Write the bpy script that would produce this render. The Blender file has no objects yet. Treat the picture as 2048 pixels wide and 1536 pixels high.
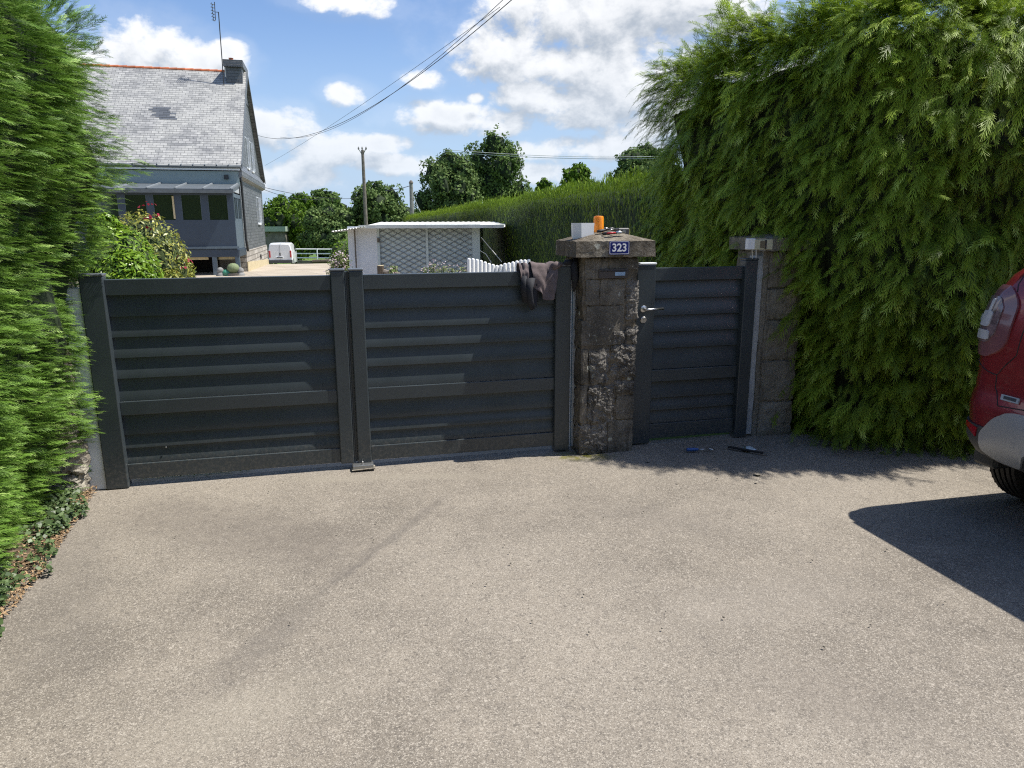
import bpy, math, random
import numpy as np
from mathutils import Vector, Matrix
R = math.radians
rng = np.random.default_rng(7)
random.seed(7)
SC = bpy.context.scene
COL = SC.collection

# ------------------------------------------------------------------ camera
CAMH = 1.7; PITCH = R(12.6); ROLL = R(0.2); FPX = 1420.0
cam_d = bpy.data.cameras.new('camera'); cam = bpy.data.objects.new('camera', cam_d); COL.objects.link(cam)
cam_d.sensor_fit = 'HORIZONTAL'; cam_d.sensor_width = 36.0; cam_d.lens = 36.0 * FPX / 2048.0
cam_d.clip_start = 0.05; cam_d.clip_end = 4000
FW = np.array([0, math.cos(PITCH), -math.sin(PITCH)]); RT0 = np.array([1.0, 0, 0]); UP0 = np.cross(RT0, FW)
RT = math.cos(ROLL) * RT0 - math.sin(ROLL) * UP0
UP = math.sin(ROLL) * RT0 + math.cos(ROLL) * UP0
cam.matrix_world = Matrix(((RT[0], UP[0], -FW[0], 0), (RT[1], UP[1], -FW[1], 0), (RT[2], UP[2], -FW[2], CAMH), (0, 0, 0, 1)))
SC.camera = cam
C0 = np.array([0, 0, CAMH])
def ray(px, py): return FW + RT * (px - 1024) / FPX - UP * (py - 768) / FPX
def at(px, py, y):                 # point seen at pixel, at depth y metres
    d = ray(px, py); return C0 + d * (y / d[1])
def ground(px, py, z=0.0):
    d = ray(px, py); return C0 + d * ((z - CAMH) / d[2])

# ------------------------------------------------------------------ sun and exposure
SUN_AZ = 85.0; SUN_EL = 61.0
sd = Vector((math.sin(R(SUN_AZ)) * math.cos(R(SUN_EL)), math.cos(R(SUN_AZ)) * math.cos(R(SUN_EL)), math.sin(R(SUN_EL))))
sl = bpy.data.lights.new('sun', 'SUN'); sl.energy = 5.0; sl.angle = R(0.53); sl.color = (1.0, 0.95, 0.87)
so = bpy.data.objects.new('sun', sl); COL.objects.link(so); so.rotation_euler = sd.to_track_quat('Z', 'Y').to_euler(); so.location = (20, 5, 40)
SC.view_settings.view_transform = 'Standard'; SC.view_settings.look = 'None'
SC.view_settings.exposure = 0.50; SC.view_settings.gamma = 1.0
SC.view_settings.use_curve_mapping = False
SKY = 0.085
SC.cycles.use_denoising = False
SC.cycles.pixel_filter_type = 'BLACKMAN_HARRIS'; SC.cycles.filter_width = 1.15
SC.cycles.sample_clamp_indirect = 4.0

# ------------------------------------------------------------------ node helpers
class NT:
    def __init__(s, nt): s.nt = nt; s.n = nt.nodes; s.l = nt.links
    def new(s, t, **k):
        n = s.n.new(t)
        for a, b in k.items(): setattr(n, a, b)
        return n
    def put(s, sock, v):
        if isinstance(v, bpy.types.NodeSocket): s.l.new(v, sock)
        elif v is not None:
            try: sock.default_value = v
            except Exception: sock.default_value = (*v, 1.0)
    def m(s, op, a, b=None, c=None, clamp=False):
        n = s.new('ShaderNodeMath', operation=op, use_clamp=clamp)
        for i, v in enumerate((a, b, c)):
            if v is not None: s.put(n.inputs[i], v)
        return n.outputs[0]
    def mix(s, f, a, b, mode='MIX'):
        n = s.new('ShaderNodeMix', data_type='RGBA', blend_type=mode)
        s.put(n.inputs[0], f)
        for k, v in ((6, a), (7, b)):
            if isinstance(v, (tuple, list)) and len(v) == 3: v = (*v, 1.0)
            s.put(n.inputs[k], v)
        return n.outputs[2]
    def noise(s, vec, scale, detail=4, rough=0.55, dist=0.0, out=0):
        n = s.new('ShaderNodeTexNoise'); n.inputs['Scale'].default_value = scale
        n.inputs['Detail'].default_value = detail; n.inputs['Roughness'].default_value = rough; n.inputs['Distortion'].default_value = dist
        if vec is not None: s.l.new(vec, n.inputs['Vector'])
        return n.outputs[out]
    def voro(s, vec, scale, feature='F1', out='Distance'):
        n = s.new('ShaderNodeTexVoronoi', feature=feature); n.inputs['Scale'].default_value = scale
        if vec is not None: s.l.new(vec, n.inputs['Vector'])
        return n.outputs[out]
    def ramp(s, f, lo, hi, a=0.0, b=1.0, smooth=True):
        n = s.new('ShaderNodeMapRange', interpolation_type='SMOOTHSTEP' if smooth else 'LINEAR')
        s.put(n.inputs[0], f); n.inputs[1].default_value = lo; n.inputs[2].default_value = hi
        n.inputs[3].default_value = a; n.inputs[4].default_value = b
        return n.outputs[0]
    def bump(s, h, strength=0.3, dist=0.01, normal=None):
        n = s.new('ShaderNodeBump'); n.inputs['Strength'].default_value = strength; n.inputs['Distance'].default_value = dist
        s.l.new(h, n.inputs['Height'])
        if normal is not None: s.l.new(normal, n.inputs['Normal'])
        return n.outputs[0]
    def obj(s): return s.new('ShaderNodeTexCoord').outputs['Object']
    def xyz(s, v):
        n = s.new('ShaderNodeSeparateXYZ'); s.l.new(v, n.inputs[0]); return n.outputs
    def comb(s, x, y, z):
        n = s.new('ShaderNodeCombineXYZ'); s.put(n.inputs[0], x); s.put(n.inputs[1], y); s.put(n.inputs[2], z); return n.outputs[0]
MATS = {}
def mk(name):
    m = bpy.data.materials.new(name); m.use_nodes = True
    t = NT(m.node_tree); t.b = t.n['Principled BSDF']; t.out = t.n['Material Output']; MATS[name] = m
    return m, t
def plain(name, col, rough=0.5, metal=0.0, var=0.12, scale=6.0, bump=0.0, bscale=60.0, spec=0.5, coat=0.0):
    m, t = mk(name); o = t.obj()
    f = t.noise(o, scale, 5)
    lo = tuple(c * (1 - var) for c in col); hi = tuple(min(1, c * (1 + var)) for c in col)
    t.put(t.b.inputs['Base Color'], t.mix(t.ramp(f, .3, .7), lo, hi))
    t.b.inputs['Roughness'].default_value = rough; t.b.inputs['Metallic'].default_value = metal
    t.b.inputs['Specular IOR Level'].default_value = spec
    if coat: t.b.inputs['Coat Weight'].default_value = coat; t.b.inputs['Coat Roughness'].default_value = 0.04
    if bump: t.put(t.b.inputs['Normal'], t.bump(t.noise(o, bscale, 6, .65), bump, .01))
    return m

# ------------------------------------------------------------------ sky with cumulus
W = bpy.data.worlds.new('World'); SC.world = W; W.use_nodes = True
w = NT(W.node_tree); w.n.clear()
wo = w.new('ShaderNodeOutputWorld'); bg = w.new('ShaderNodeBackground'); w.l.new(bg.outputs[0], wo.inputs[0])
bg.inputs[1].default_value = SKY
sk = w.new('ShaderNodeTexSky', sky_type='NISHITA'); sk.sun_disc = False
sk.sun_elevation = R(SUN_EL); sk.sun_rotation = R(SUN_AZ); sk.air_density = 1.0; sk.dust_density = 1.0; sk.ozone_density = 3.0; sk.altitude = 60
tc = w.new('ShaderNodeTexCoord').outputs['Generated']
dx, dy, dz = w.xyz(tc)
azn = w.m('MULTIPLY', w.m('ARCTAN2', dx, dy), 57.2958)
eln = w.m('MULTIPLY', w.m('ARCSINE', dz), 57.2958)
def pxang(px, py):
    d = ray(px, py); d = d / np.linalg.norm(d); return math.degrees(math.atan2(d[0], d[1])), math.degrees(math.asin(d[2]))
CL = [  # px, py, rx, ry in photo pixels, weight
 (300,118,105,62,1),(215,130,70,40,1),(390,132,80,42,1),(455,100,38,22,.7),
 (700,8,110,24,.8),(692,190,48,26,.8),(850,160,44,20,.7),(952,198,24,12,.6),
 (1235,25,300,80,1.1),(1010,120,110,45,1),(1130,130,160,48,1),(1300,130,170,75,1),(1060,190,90,36,.9),(1180,205,190,50,1),
 (900,238,130,34,.9),(1010,245,70,28,.9),(560,262,90,46,.9),(650,300,90,40,.8),(775,285,52,22,.85),(800,330,220,26,.7),(1150,300,150,30,.9),(1240,290,60,22,.9),
 (560,350,180,36,.7),(1050,345,200,26,.8),(1330,230,140,90,.9),(1560,150,120,40,.6),(-300,120,260,80,1),(-100,330,300,50,.7),(2400,100,380,80,1),(2300,330,400,50,.8)]
BL = [(*pxang(x, y), rx / 24.5, ry / 24.5, wt) for x, y, rx, ry, wt in CL]
for k in range(26):               # more cumulus round the rest of the sky
    a = 48 + k * 10.5; e = random.uniform(6, 40); BL.append((a if a < 180 else a - 360, e, random.uniform(6, 14), random.uniform(2.5, 5), random.uniform(.7, 1)))
gt = bpy.data.node_groups.new('cumulus_field', 'ShaderNodeTree')
gt.interface.new_socket('az', in_out='INPUT', socket_type='NodeSocketFloat'); gt.interface.new_socket('el', in_out='INPUT', socket_type='NodeSocketFloat')
gt.interface.new_socket('f', in_out='OUTPUT', socket_type='NodeSocketFloat')
g = NT(gt); gi = g.new('NodeGroupInput'); go = g.new('NodeGroupOutput')
acc = None
for a, e, ra, re, wt in BL:
    d1 = g.m('MULTIPLY', g.m('SUBTRACT', gi.outputs[0], a), 1 / ra); d2 = g.m('MULTIPLY', g.m('SUBTRACT', gi.outputs[1], e), 1 / re)
    f = g.m('SUBTRACT', wt * .9, g.m('ADD', g.m('MULTIPLY', d1, d1), g.m('MULTIPLY', d2, d2)))
    acc = f if acc is None else g.m('SMOOTH_MAX', acc, f, 0.35)
v3 = g.comb(gi.outputs[0], g.m('MULTIPLY', gi.outputs[1], 1.35), 0.0)
nz = g.noise(v3, 0.22, 7, .56, .25); nz2 = g.noise(v3, 0.75, 6, .6)
acc = g.m('ADD', g.m('MAXIMUM', acc, -2.0), g.m('MULTIPLY', g.m('SUBTRACT', nz, .5), 3.4))
acc = g.m('ADD', acc, g.m('MULTIPLY', g.m('SUBTRACT', nz2, .5), 1.1))
g.l.new(acc, go.inputs[0])
def field(daz, del_):
    n = w.new('ShaderNodeGroup'); n.node_tree = gt
    w.l.new(w.m('ADD', azn, daz), n.inputs[0]); w.l.new(w.m('ADD', eln, del_), n.inputs[1]); return n.outputs[0]
f0 = field(0, 0); f1 = field(.5, 1.3)
alpha = w.ramp(f0, -.25, .55)
thin = w.ramp(f0, -1.6, .3, 0, .14)
alpha = w.m('MAXIMUM', alpha, thin)
lit = w.ramp(w.m('SUBTRACT', f0, f1), -.9, .7)
thick = w.ramp(f0, .4, 2.2, 0, 1)
lit2 = w.m('SUBTRACT', lit, w.m('MULTIPLY', thick, .45), clamp=True)
cc = w.mix(lit2, (0.33, 0.375, 0.44), (0.74, 0.75, 0.77))
cc = w.mix(w.ramp(eln, 0, 14, .5, 0), cc, (0.42, 0.51, 0.62))
csc = w.new('ShaderNodeVectorMath', operation='SCALE'); w.l.new(cc, csc.inputs[0]); csc.inputs[3].default_value = 1 / SKY
skc = w.new('ShaderNodeVectorMath', operation='MULTIPLY'); w.l.new(sk.outputs[0], skc.inputs[0]); skc.inputs[1].default_value = (1.15, 1.25, 1.42)
horizon_mask = w.ramp(eln, -1, 1)
hz = w.new('ShaderNodeVectorMath', operation='SCALE'); hz.inputs[0].default_value = (.37, .49, .66); hz.inputs[3].default_value = 1 / SKY
skm = w.mix(w.m('MULTIPLY', w.ramp(eln, 16, 0, 0, .85), horizon_mask), skc.outputs[0], hz.outputs[0])
w.l.new(w.mix(w.m('MULTIPLY', alpha, horizon_mask), skm, csc.outputs[0]), bg.inputs[0])

# ------------------------------------------------------------------ mesh helpers
class MB:
    def __init__(s): s.v = []; s.f = []
    def add(s, vs, fs):
        b = len(s.v); s.v += [tuple(map(float, p)) for p in vs]; s.f += [tuple(b + i for i in f) for f in fs]; return s
    def box(s, x0, x1, y0, y1, z0, z1, ch=0.0):
        if ch <= 0:
            return s.add([(x, y, z) for z in (z0, z1) for y in (y0, y1) for x in (x0, x1)],
                  [(0,2,3,1),(4,5,7,6),(0,1,5,4),(2,6,7,3),(0,4,6,2),(1,3,7,5)])
        # chamfered: octagon-like rings
        import itertools
        vs = []; idx = {}
        for sx, sy, sz in itertools.product((0,1),(0,1),(0,1)):
            X = (x0, x1)[sx]; Y_ = (y0, y1)[sy]; Z = (z0, z1)[sz]
            ix = X + (ch if not sx else -ch); iy = Y_ + (ch if not sy else -ch); iz = Z + (ch if not sz else -ch)
            for ax, p in (('x', (X, iy, iz)), ('y', (ix, Y_, iz)), ('z', (ix, iy, Z))):
                idx[(sx, sy, sz, ax)] = len(vs); vs.append(p)
        fs = []
        q = lambda *a: fs.append(tuple(idx[i] for i in a))
        for sx in (0,1): q(*[(sx, a, b, 'x') for a, b in ((0,0),(1,0),(1,1),(0,1))])
        for sy in (0,1): q(*[(a, sy, b, 'y') for a, b in ((0,0),(1,0),(1,1),(0,1))])
        for sz in (0,1): q(*[(a, b, sz, 'z') for a, b in ((0,0),(1,0),(1,1),(0,1))])
        for a in (0,1):
            for b in (0,1):
                q((a,b,0,'x'),(a,b,1,'x'),(a,b,1,'y'),(a,b,0,'y'))
                q((a,0,b,'x'),(a,1,b,'x'),(a,1,b,'z'),(a,0,b,'z'))
                q((0,a,b,'y'),(1,a,b,'y'),(1,a,b,'z'),(0,a,b,'z'))
        for sx, sy, sz in itertools.product((0,1),(0,1),(0,1)): q((sx,sy,sz,'x'),(sx,sy,sz,'y'),(sx,sy,sz,'z'))
        return s.add(vs, fs)
    def tube(s, pts, r, n=8, cap=True):
        pts = [Vector(p) for p in pts]; rr = r if isinstance(r, (list, tuple)) else [r] * len(pts)
        rings = []; prev = None
        for i, p in enumerate(pts):
            d = (pts[min(i + 1, len(pts) - 1)] - pts[max(i - 1, 0)]).normalized()
            if prev is None: a = d.cross(Vector((0, 0, 1)));  a = a if a.length > .05 else d.cross(Vector((1, 0, 0)))
            else: a = prev - d * prev.dot(d)
            a.normalize(); prev = a; b = d.cross(a)
            rings.append([p + (a * math.cos(2 * math.pi * k / n) + b * math.sin(2 * math.pi * k / n)) * rr[i] for k in range(n)])
        vs = [q for ring in rings for q in ring]; fs = []
        for i in range(len(pts) - 1):
            for k in range(n): fs.append((i * n + k, i * n + (k + 1) % n, (i + 1) * n + (k + 1) % n, (i + 1) * n + k))
        if cap: fs.append(tuple(range(n))[::-1]); fs.append(tuple((len(pts) - 1) * n + k for k in range(n)))
        return s.add(vs, fs)
    def lathe(s, prof, c=(0, 0, 0), n=20, axis='z'):
        vs = []; 
        for r, h in prof:
            for k in range(n):
                a = 2 * math.pi * k / n; x, y = r * math.cos(a), r * math.sin(a)
                p = (x, y, h) if axis == 'z' else ((x, h, y) if axis == 'y' else (h, x, y))
                vs.append((p[0] + c[0], p[1] + c[1], p[2] + c[2]))
        fs = []
        for i in range(len(prof) - 1):
            for k in range(n): fs.append((i * n + k, i * n + (k + 1) % n, (i + 1) * n + (k + 1) % n, (i + 1) * n + k))
        fs.append(tuple(range(n))[::-1]); fs.append(tuple((len(prof) - 1) * n + k for k in range(n)))
        return s.add(vs, fs)
    def prism(s, poly, y0, y1, axis='y'):      # poly of (a,b); extruded along axis
        n = len(poly)
        def P(a, b, c): return (a, c, b) if axis == 'y' else ((c, a, b) if axis == 'x' else (a, b, c))
        vs = [P(a, b, y0) for a, b in poly] + [P(a, b, y1) for a, b in poly]
        fs = [tuple(range(n))[::-1], tuple(range(n, 2 * n))] + [(i, (i + 1) % n, n + (i + 1) % n, n + i) for i in range(n)]
        return s.add(vs, fs)
    def grid(s, P):                              # P[i][j] points
        a, b = len(P), len(P[0])
        return s.add([p for row in P for p in row], [(i * b + j, i * b + j + 1, (i + 1) * b + j + 1, (i + 1) * b + j) for i in range(a - 1) for j in range(b - 1)])
    def disp(s, amp, sc, start=0, seed=0):
        from mathutils import noise as N
        for i in range(start, len(s.v)):
            p = Vector(s.v[i]); q = N.noise_vector(p * sc + Vector((seed, seed, 0)))
            s.v[i] = tuple(p + q * amp)
        return s
    def build(s, name, mat, parent=None, smooth=False, recalc=True):
        me = bpy.data.meshes.new(name); me.from_pydata(s.v, [], s.f)
        if recalc:
            import bmesh
            bm = bmesh.new(); bm.from_mesh(me); bmesh.ops.recalc_face_normals(bm, faces=bm.faces); bm.to_mesh(me); bm.free()
        o = bpy.data.objects.new(name, me); COL.objects.link(o)
        if mat is not None: me.materials.append(mat)
        if smooth: me.polygons.foreach_set('use_smooth', [True] * len(me.polygons))
        if parent is not None: o.parent = parent
        return o
def auto(o, ang=35):
    import bmesh
    bm = bmesh.new(); bm.from_mesh(o.data); a = R(ang)
    for e in bm.edges: e.smooth = not (len(e.link_faces) == 2 and e.calc_face_angle(0) > a)
    for f in bm.faces: f.smooth = True
    bm.to_mesh(o.data); bm.free(); return o
def bevel(o, wd, seg=2):
    m = o.modifiers.new('bevel', 'BEVEL'); m.width = wd; m.segments = seg; m.limit_method = 'ANGLE'; m.angle_limit = R(35); return o
def tag(o, label=None, cat=None, group=None, kind=None):
    if label: o['label'] = label
    if cat: o['category'] = cat
    if group: o['group'] = group
    if kind: o['kind'] = kind
    return o
def thing(name, label, cat, loc=(0, 0, 0), rz=0.0, group=None):
    o = bpy.data.objects.new(name, None); COL.objects.link(o); o.location = tuple(map(float, loc)); o.rotation_euler = (0, 0, rz); o.empty_display_size = .1
    return tag(o, label, cat, group)
def npmesh(name, V, F, mat, parent=None, tint=None, quads=True):
    """V (n,3), F (m,k) constant k, tint per vertex"""
    me = bpy.data.meshes.new(name); V = np.asarray(V, np.float32); F = np.asarray(F, np.int32); k = F.shape[1]
    me.vertices.add(len(V)); me.vertices.foreach_set('co', V.ravel())
    me.loops.add(F.size); me.loops.foreach_set('vertex_index', F.ravel())
    me.polygons.add(len(F)); me.polygons.foreach_set('loop_start', np.arange(0, F.size, k, dtype=np.int32))
    try: me.polygons.foreach_set('loop_total', np.full(len(F), k, np.int32))
    except Exception: pass
    me.update(calc_edges=True)
    if tint is not None:
        a = me.attributes.new('tint', 'FLOAT', 'POINT'); a.data.foreach_set('value', np.asarray(tint, np.float32))
    me.materials.append(mat); o = bpy.data.objects.new(name, me); COL.objects.link(o)
    if parent is not None: o.parent = parent
    return o

# ------------------------------------------------------------------ materials
def leafmat(name, dark, light, trans=.3, rough=.5, tipcol=None, spec=.4):
    m, t = mk(name)
    at_ = t.new('ShaderNodeAttribute', attribute_name='tint').outputs['Fac']
    big = t.noise(t.obj(), 1.3, 3)
    f = t.m('ADD', at_, t.m('MULTIPLY', t.m('SUBTRACT', big, .5), .6), clamp=True)
    c = t.mix(f, dark, light)
    if tipcol: c = t.mix(t.ramp(at_, .82, 1.0), c, tipcol)
    t.put(t.b.inputs['Base Color'], c); t.b.inputs['Roughness'].default_value = rough; t.b.inputs['Specular IOR Level'].default_value = spec
    tr = t.new('ShaderNodeBsdfTranslucent'); t.l.new(c, tr.inputs[0])
    mx = t.new('ShaderNodeMixShader'); mx.inputs[0].default_value = trans
    t.l.new(t.b.outputs[0], mx.inputs[1]); t.l.new(tr.outputs[0], mx.inputs[2]); t.l.new(mx.outputs[0], t.out.inputs[0])
    return m
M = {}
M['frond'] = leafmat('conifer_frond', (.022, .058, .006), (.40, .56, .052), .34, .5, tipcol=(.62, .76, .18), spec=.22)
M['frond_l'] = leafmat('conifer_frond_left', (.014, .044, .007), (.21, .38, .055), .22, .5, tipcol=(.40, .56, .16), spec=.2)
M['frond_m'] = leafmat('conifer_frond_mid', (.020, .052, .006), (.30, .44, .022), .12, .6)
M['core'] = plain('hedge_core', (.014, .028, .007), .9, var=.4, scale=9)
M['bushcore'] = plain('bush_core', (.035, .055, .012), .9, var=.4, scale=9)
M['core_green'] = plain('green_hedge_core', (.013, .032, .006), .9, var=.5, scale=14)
M['laurel'] = leafmat('laurel_leaf', (.07, .16, .012), (.30, .46, .04), .3, .35)
M['rhodo'] = leafmat('rhododendron_leaf', (.10, .15, .02), (.42, .40, .08), .2, .4)
M['ivy'] = leafmat('ivy_leaf', (.02, .045, .014), (.13, .19, .07), .1, .45)
M['tree_a'] = leafmat('tree_leaf_dark', (.05, .10, .026), (.19, .27, .08), .25, .75, spec=.12)
M['tree_b'] = leafmat('tree_leaf_bright', (.05, .11, .012), (.17, .27, .035), .3, .75, spec=.12)
M['tree_c'] = leafmat('tree_leaf_mid', (.06, .115, .032), (.23, .31, .11), .25, .75, spec=.12)
M['flower'] = leafmat('pink_petal', (.50, .34, .40), (.74, .66, .68), .3, .6)
M['flower_r'] = leafmat('red_petal', (.24, .008, .025), (.42, .03, .07), .2, .6)
M['flower_leaf'] = leafmat('garden_leaf', (.06, .10, .02), (.28, .34, .12), .2, .6)
M['grass'] = leafmat('grass_blade', (.05, .12, .012), (.16, .30, .04), .3, .6)
M['bark'] = plain('bark', (.09, .07, .05), .9, var=.35, scale=12, bump=.6, bscale=30)
M['soil'] = plain('soil', (.12, .085, .055), .95, var=.5, scale=25, bump=.8, bscale=60)
# asphalt
m, t = mk('asphalt'); o = t.obj()
agg = t.voro(o, 250, 'F1', 'Color'); ag = t.xyz(agg)[0]
fine = t.noise(o, 330, 2, .6); big = t.noise(o, .55, 4, .55); med = t.noise(o, 3.2, 5, .6); med2 = t.noise(o, 14, 4, .6)
ag2 = t.xyz(t.voro(o, 95, 'F1', 'Color'))[1]
base = t.mix(t.ramp(big, .3, .7), (.178, .156, .128), (.305, .27, .222))
base = t.mix(t.ramp(med, .35, .75, 0, .6), base, (.31, .272, .222))
base = t.mix(t.ramp(med2, .45, .8, 0, .35), base, (.13, .118, .105))
base = t.mix(t.ramp(ag, .66, 1.0, 0, .8), base, (.43, .39, .33))
base = t.mix(t.ramp(ag, .34, .02, 0, .55), base, (.075, .068, .06))
base = t.mix(t.ramp(ag2, .93, 1.0, 0, .4), base, (.50, .45, .38)); base = t.mix(t.ramp(ag2, .07, .0, 0, .5), base, (.09, .08, .07))
base = t.mix(t.ramp(fine, .55, .75, 0, .45), base, (.11, .10, .085))
x, y, z = t.xyz(o)
# dark tyre scuff running from near the gate to the lower left, and moss by the pillar
def scuff(px0, py0, px1, py1, wd, amt, col):
    global base
    a = ground(px0, py0); b = ground(px1, py1); L = np.linalg.norm(b - a); d = (b - a) / L
    al = t.m('ADD', t.m('MULTIPLY', t.m('SUBTRACT', x, float(a[0])), float(d[0])), t.m('MULTIPLY', t.m('SUBTRACT', y, float(a[1])), float(d[1])))
    ac = t.m('ABSOLUTE', t.m('ADD', t.m('SUBTRACT', t.m('MULTIPLY', t.m('SUBTRACT', x, float(a[0])), float(-d[1])), t.m('MULTIPLY', t.m('SUBTRACT', y, float(a[1])), float(-d[0]))), t.m('MULTIPLY', t.m('SUBTRACT', med, .5), .12)))
    f = t.m('MULTIPLY', t.ramp(ac, wd, wd * .2), t.m('MULTIPLY', t.ramp(al, -.1, .35), t.ramp(al, L + .1, L - .4)))
    f = t.m('MULTIPLY', f, t.ramp(med2, .15, .6, amt * .4, amt))
    base = t.mix(f, base, col)
scuff(905, 985, 600, 1215, .06, .42, (.13, .117, .104)); scuff(640, 1185, 380, 1420, .13, .42, (.14, .126, .112)); scuff(760, 1100, 640, 1190, .02, .35, (.10, .092, .085))
scuff(250, 1010, 760, 1120, .42, .42, (.13, .113, .098)); scuff(150, 1050, 100, 1400, .3, .3, (.15, .135, .12)); scuff(1150, 1010, 1500, 1060, .25, .25, (.14, .125, .11)); scuff(1450, 1330, 1950, 1480, .3, .3, (.16, .14, .12)); scuff(560, 960, 1000, 950, .10, .55, (.30, .27, .22))
scuff(700, 1350, 200, 1536, .25, .25, (.34, .31, .25)); scuff(1300, 1250, 1750, 1150, .3, .25, (.30, .27, .23))
p = ground(1165, 912); dd = t.m('SQRT', t.m('ADD', t.m('POWER', t.m('MULTIPLY', t.m('SUBTRACT', x, float(p[0])), .45), 2), t.m('POWER', t.m('SUBTRACT', y, float(p[1])), 2)))
base = t.mix(t.m('MULTIPLY', t.ramp(dd, .16, .03), t.ramp(med2, .35, .6)), base, (.16, .15, .03))
# crack filler line and gritty pale edge near the gate
t.put(t.b.inputs['Base Color'], base); t.b.inputs['Roughness'].default_value = .9; t.b.inputs['Specular IOR Level'].default_value = .25
h = t.m('ADD', t.m('MULTIPLY', ag, .7), t.m('MULTIPLY', fine, .5))
t.put(t.b.inputs['Normal'], t.bump(h, .75, .006)); M['asphalt'] = m
# concrete yard
m, t = mk('yard_concrete'); o = t.obj(); f = t.noise(o, .8, 5); f2 = t.noise(o, 40, 4, .7)
c = t.mix(t.ramp(f, .3, .7), (.33, .28, .21), (.45, .39, .31)); c = t.mix(t.ramp(f2, .4, .7, 0, .5), c, (.25, .22, .18))
t.put(t.b.inputs['Base Color'], c); t.b.inputs['Roughness'].default_value = .95; t.put(t.b.inputs['Normal'], t.bump(f2, .4, .01)); M['yard'] = m
# terrain grass
m, t = mk('meadow'); o = t.obj(); f = t.noise(o, .4, 5); f2 = t.noise(o, 9, 6, .7)
c = t.mix(t.ramp(f, .3, .7), (.075, .14, .018), (.14, .22, .035)); c = t.mix(t.ramp(f2, .35, .7, 0, .6), c, (.055, .10, .02))
t.put(t.b.inputs['Base Color'], c); t.b.inputs['Roughness'].default_value = .95; t.put(t.b.inputs['Normal'], t.bump(f2, .6, .05)); M['meadow'] = m
# anthracite powder coat
def coat(name, col):
    m, t = mk(name); o = t.obj(); f = t.noise(o, 3, 5, .6); fg = t.noise(o, 900, 1); dust = t.noise(o, 18, 6, .7)
    c = t.mix(t.ramp(f, .3, .7), tuple(a * .92 for a in col), tuple(a * 1.1 for a in col))
    c = t.mix(t.ramp(dust, .62, .85, 0, .05), c, (.22, .21, .19))
    zc_ = t.xyz(o)[2]; sp_ = t.noise(o, 45, 4, .7)
    c = t.mix(t.m('MULTIPLY', t.ramp(zc_, .40, .03), t.ramp(sp_, .42, .7, 0, .38)), c, (.17, .155, .13))
    t.put(t.b.inputs['Base Color'], c); t.put(t.b.inputs['Roughness'], t.ramp(f, .3, .7, .34, .42)); t.b.inputs['Specular IOR Level'].default_value = .5
    t.put(t.b.inputs['Normal'], t.bump(fg, .06, .001)); return m
M['alu'] = coat('anthracite_aluminium', (.037, .048, .054))
M['alu_cap_sunlit'] = coat('sunlit_grey_cap', (.09, .10, .11))  # gate paint lightened on the post caps to look sunlit
M['plinth'] = plain('fresh_render', (.34, .36, .37), .85, var=.12, scale=14, bump=.3, bscale=70)
M['strip_white'] = plain('white_strip', (.62, .66, .70), .6)
M['strip_blue'] = plain('blue_grey_seal', (.10, .17, .22), .4)
# old lichened stone
def stone(name, base_, dark, pale, lich=.5, spots=True, bscale=22, bst=.9):
    m, t = mk(name); o = t.obj(); a = t.noise(o, 2.2, 6, .65); b = t.noise(o, 14, 7, .7); s = t.noise(o, 75, 5, .7); x, y, z = t.xyz(o)
    st = t.noise(t.comb(t.m('MULTIPLY', x, 9), t.m('MULTIPLY', y, 9), t.m('MULTIPLY', z, .9)), 2.2, 5, .6)
    c = t.mix(t.ramp(a, .3, .68), base_, dark); c = t.mix(t.ramp(b, .42, .7, 0, .8), c, dark); c = t.mix(t.ramp(st, .52, .7, 0, .7), c, tuple(k * .55 for k in dark))
    c = t.mix(t.ramp(s, .5, .75, 0, .45), c, pale)
    if spots:
        v = t.voro(t.new('ShaderNodeVectorMath', operation='ADD').outputs[0], 9)
        vm = [n for n in t.n if n.type == 'VECT_MATH'][-1]; t.l.new(o, vm.inputs[0])
        off = t.new('ShaderNodeVectorMath', operation='SCALE'); t.l.new(t.noise(o, 20, 3, out=1), off.inputs[0]); off.inputs[3].default_value = .05; t.l.new(off.outputs[0], vm.inputs[1])
        msk = t.m('MULTIPLY', t.ramp(v, .22, .15), t.ramp(t.noise(o, 5, 2), .52, .6)); c = t.mix(t.m('MULTIPLY', msk, lich), c, (.48, .49, .42))
        v2 = t.voro(vm.outputs[0], 26); c = t.mix(t.m('MULTIPLY', t.ramp(v2, .2, .1), t.ramp(t.noise(o, 7, 2), .55, .65, 0, lich)), c, (.5, .5, .45))
    t.put(t.b.inputs['Base Color'], c); t.b.inputs['Roughness'].default_value = .92; t.b.inputs['Specular IOR Level'].default_value = .2
    hh = t.m('ADD', b, t.m('MULTIPLY', s, .35)); t.put(t.b.inputs['Normal'], t.bump(hh, bst, .03)); return m
M['stone'] = stone('granite_block', (.24, .215, .175), (.075, .067, .055), (.42, .40, .35), .9)
M['stone_rough_sunlit'] = stone('rough_granite_sunlit', (.27, .25, .22), (.06, .055, .048), (.58, .56, .52), .3, bscale=40, bst=1.0)  # rough stone, toned paler so its facets look sunlit
M['mortar'] = stone('mortar', (.27, .225, .16), (.085, .072, .054), (.34, .31, .26), .8, True)
M['capstone'] = stone('capstone', (.30, .27, .215), (.10, .082, .06), (.56, .53, .46), .7, True)
M['rpillar'] = stone('grey_stone', (.30, .28, .235), (.15, .14, .115), (.44, .42, .37), .3, False)
M['pale_stone'] = stone('pale_stone', (.42, .39, .32), (.24, .21, .17), (.6, .57, .5), .2, False)
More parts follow.
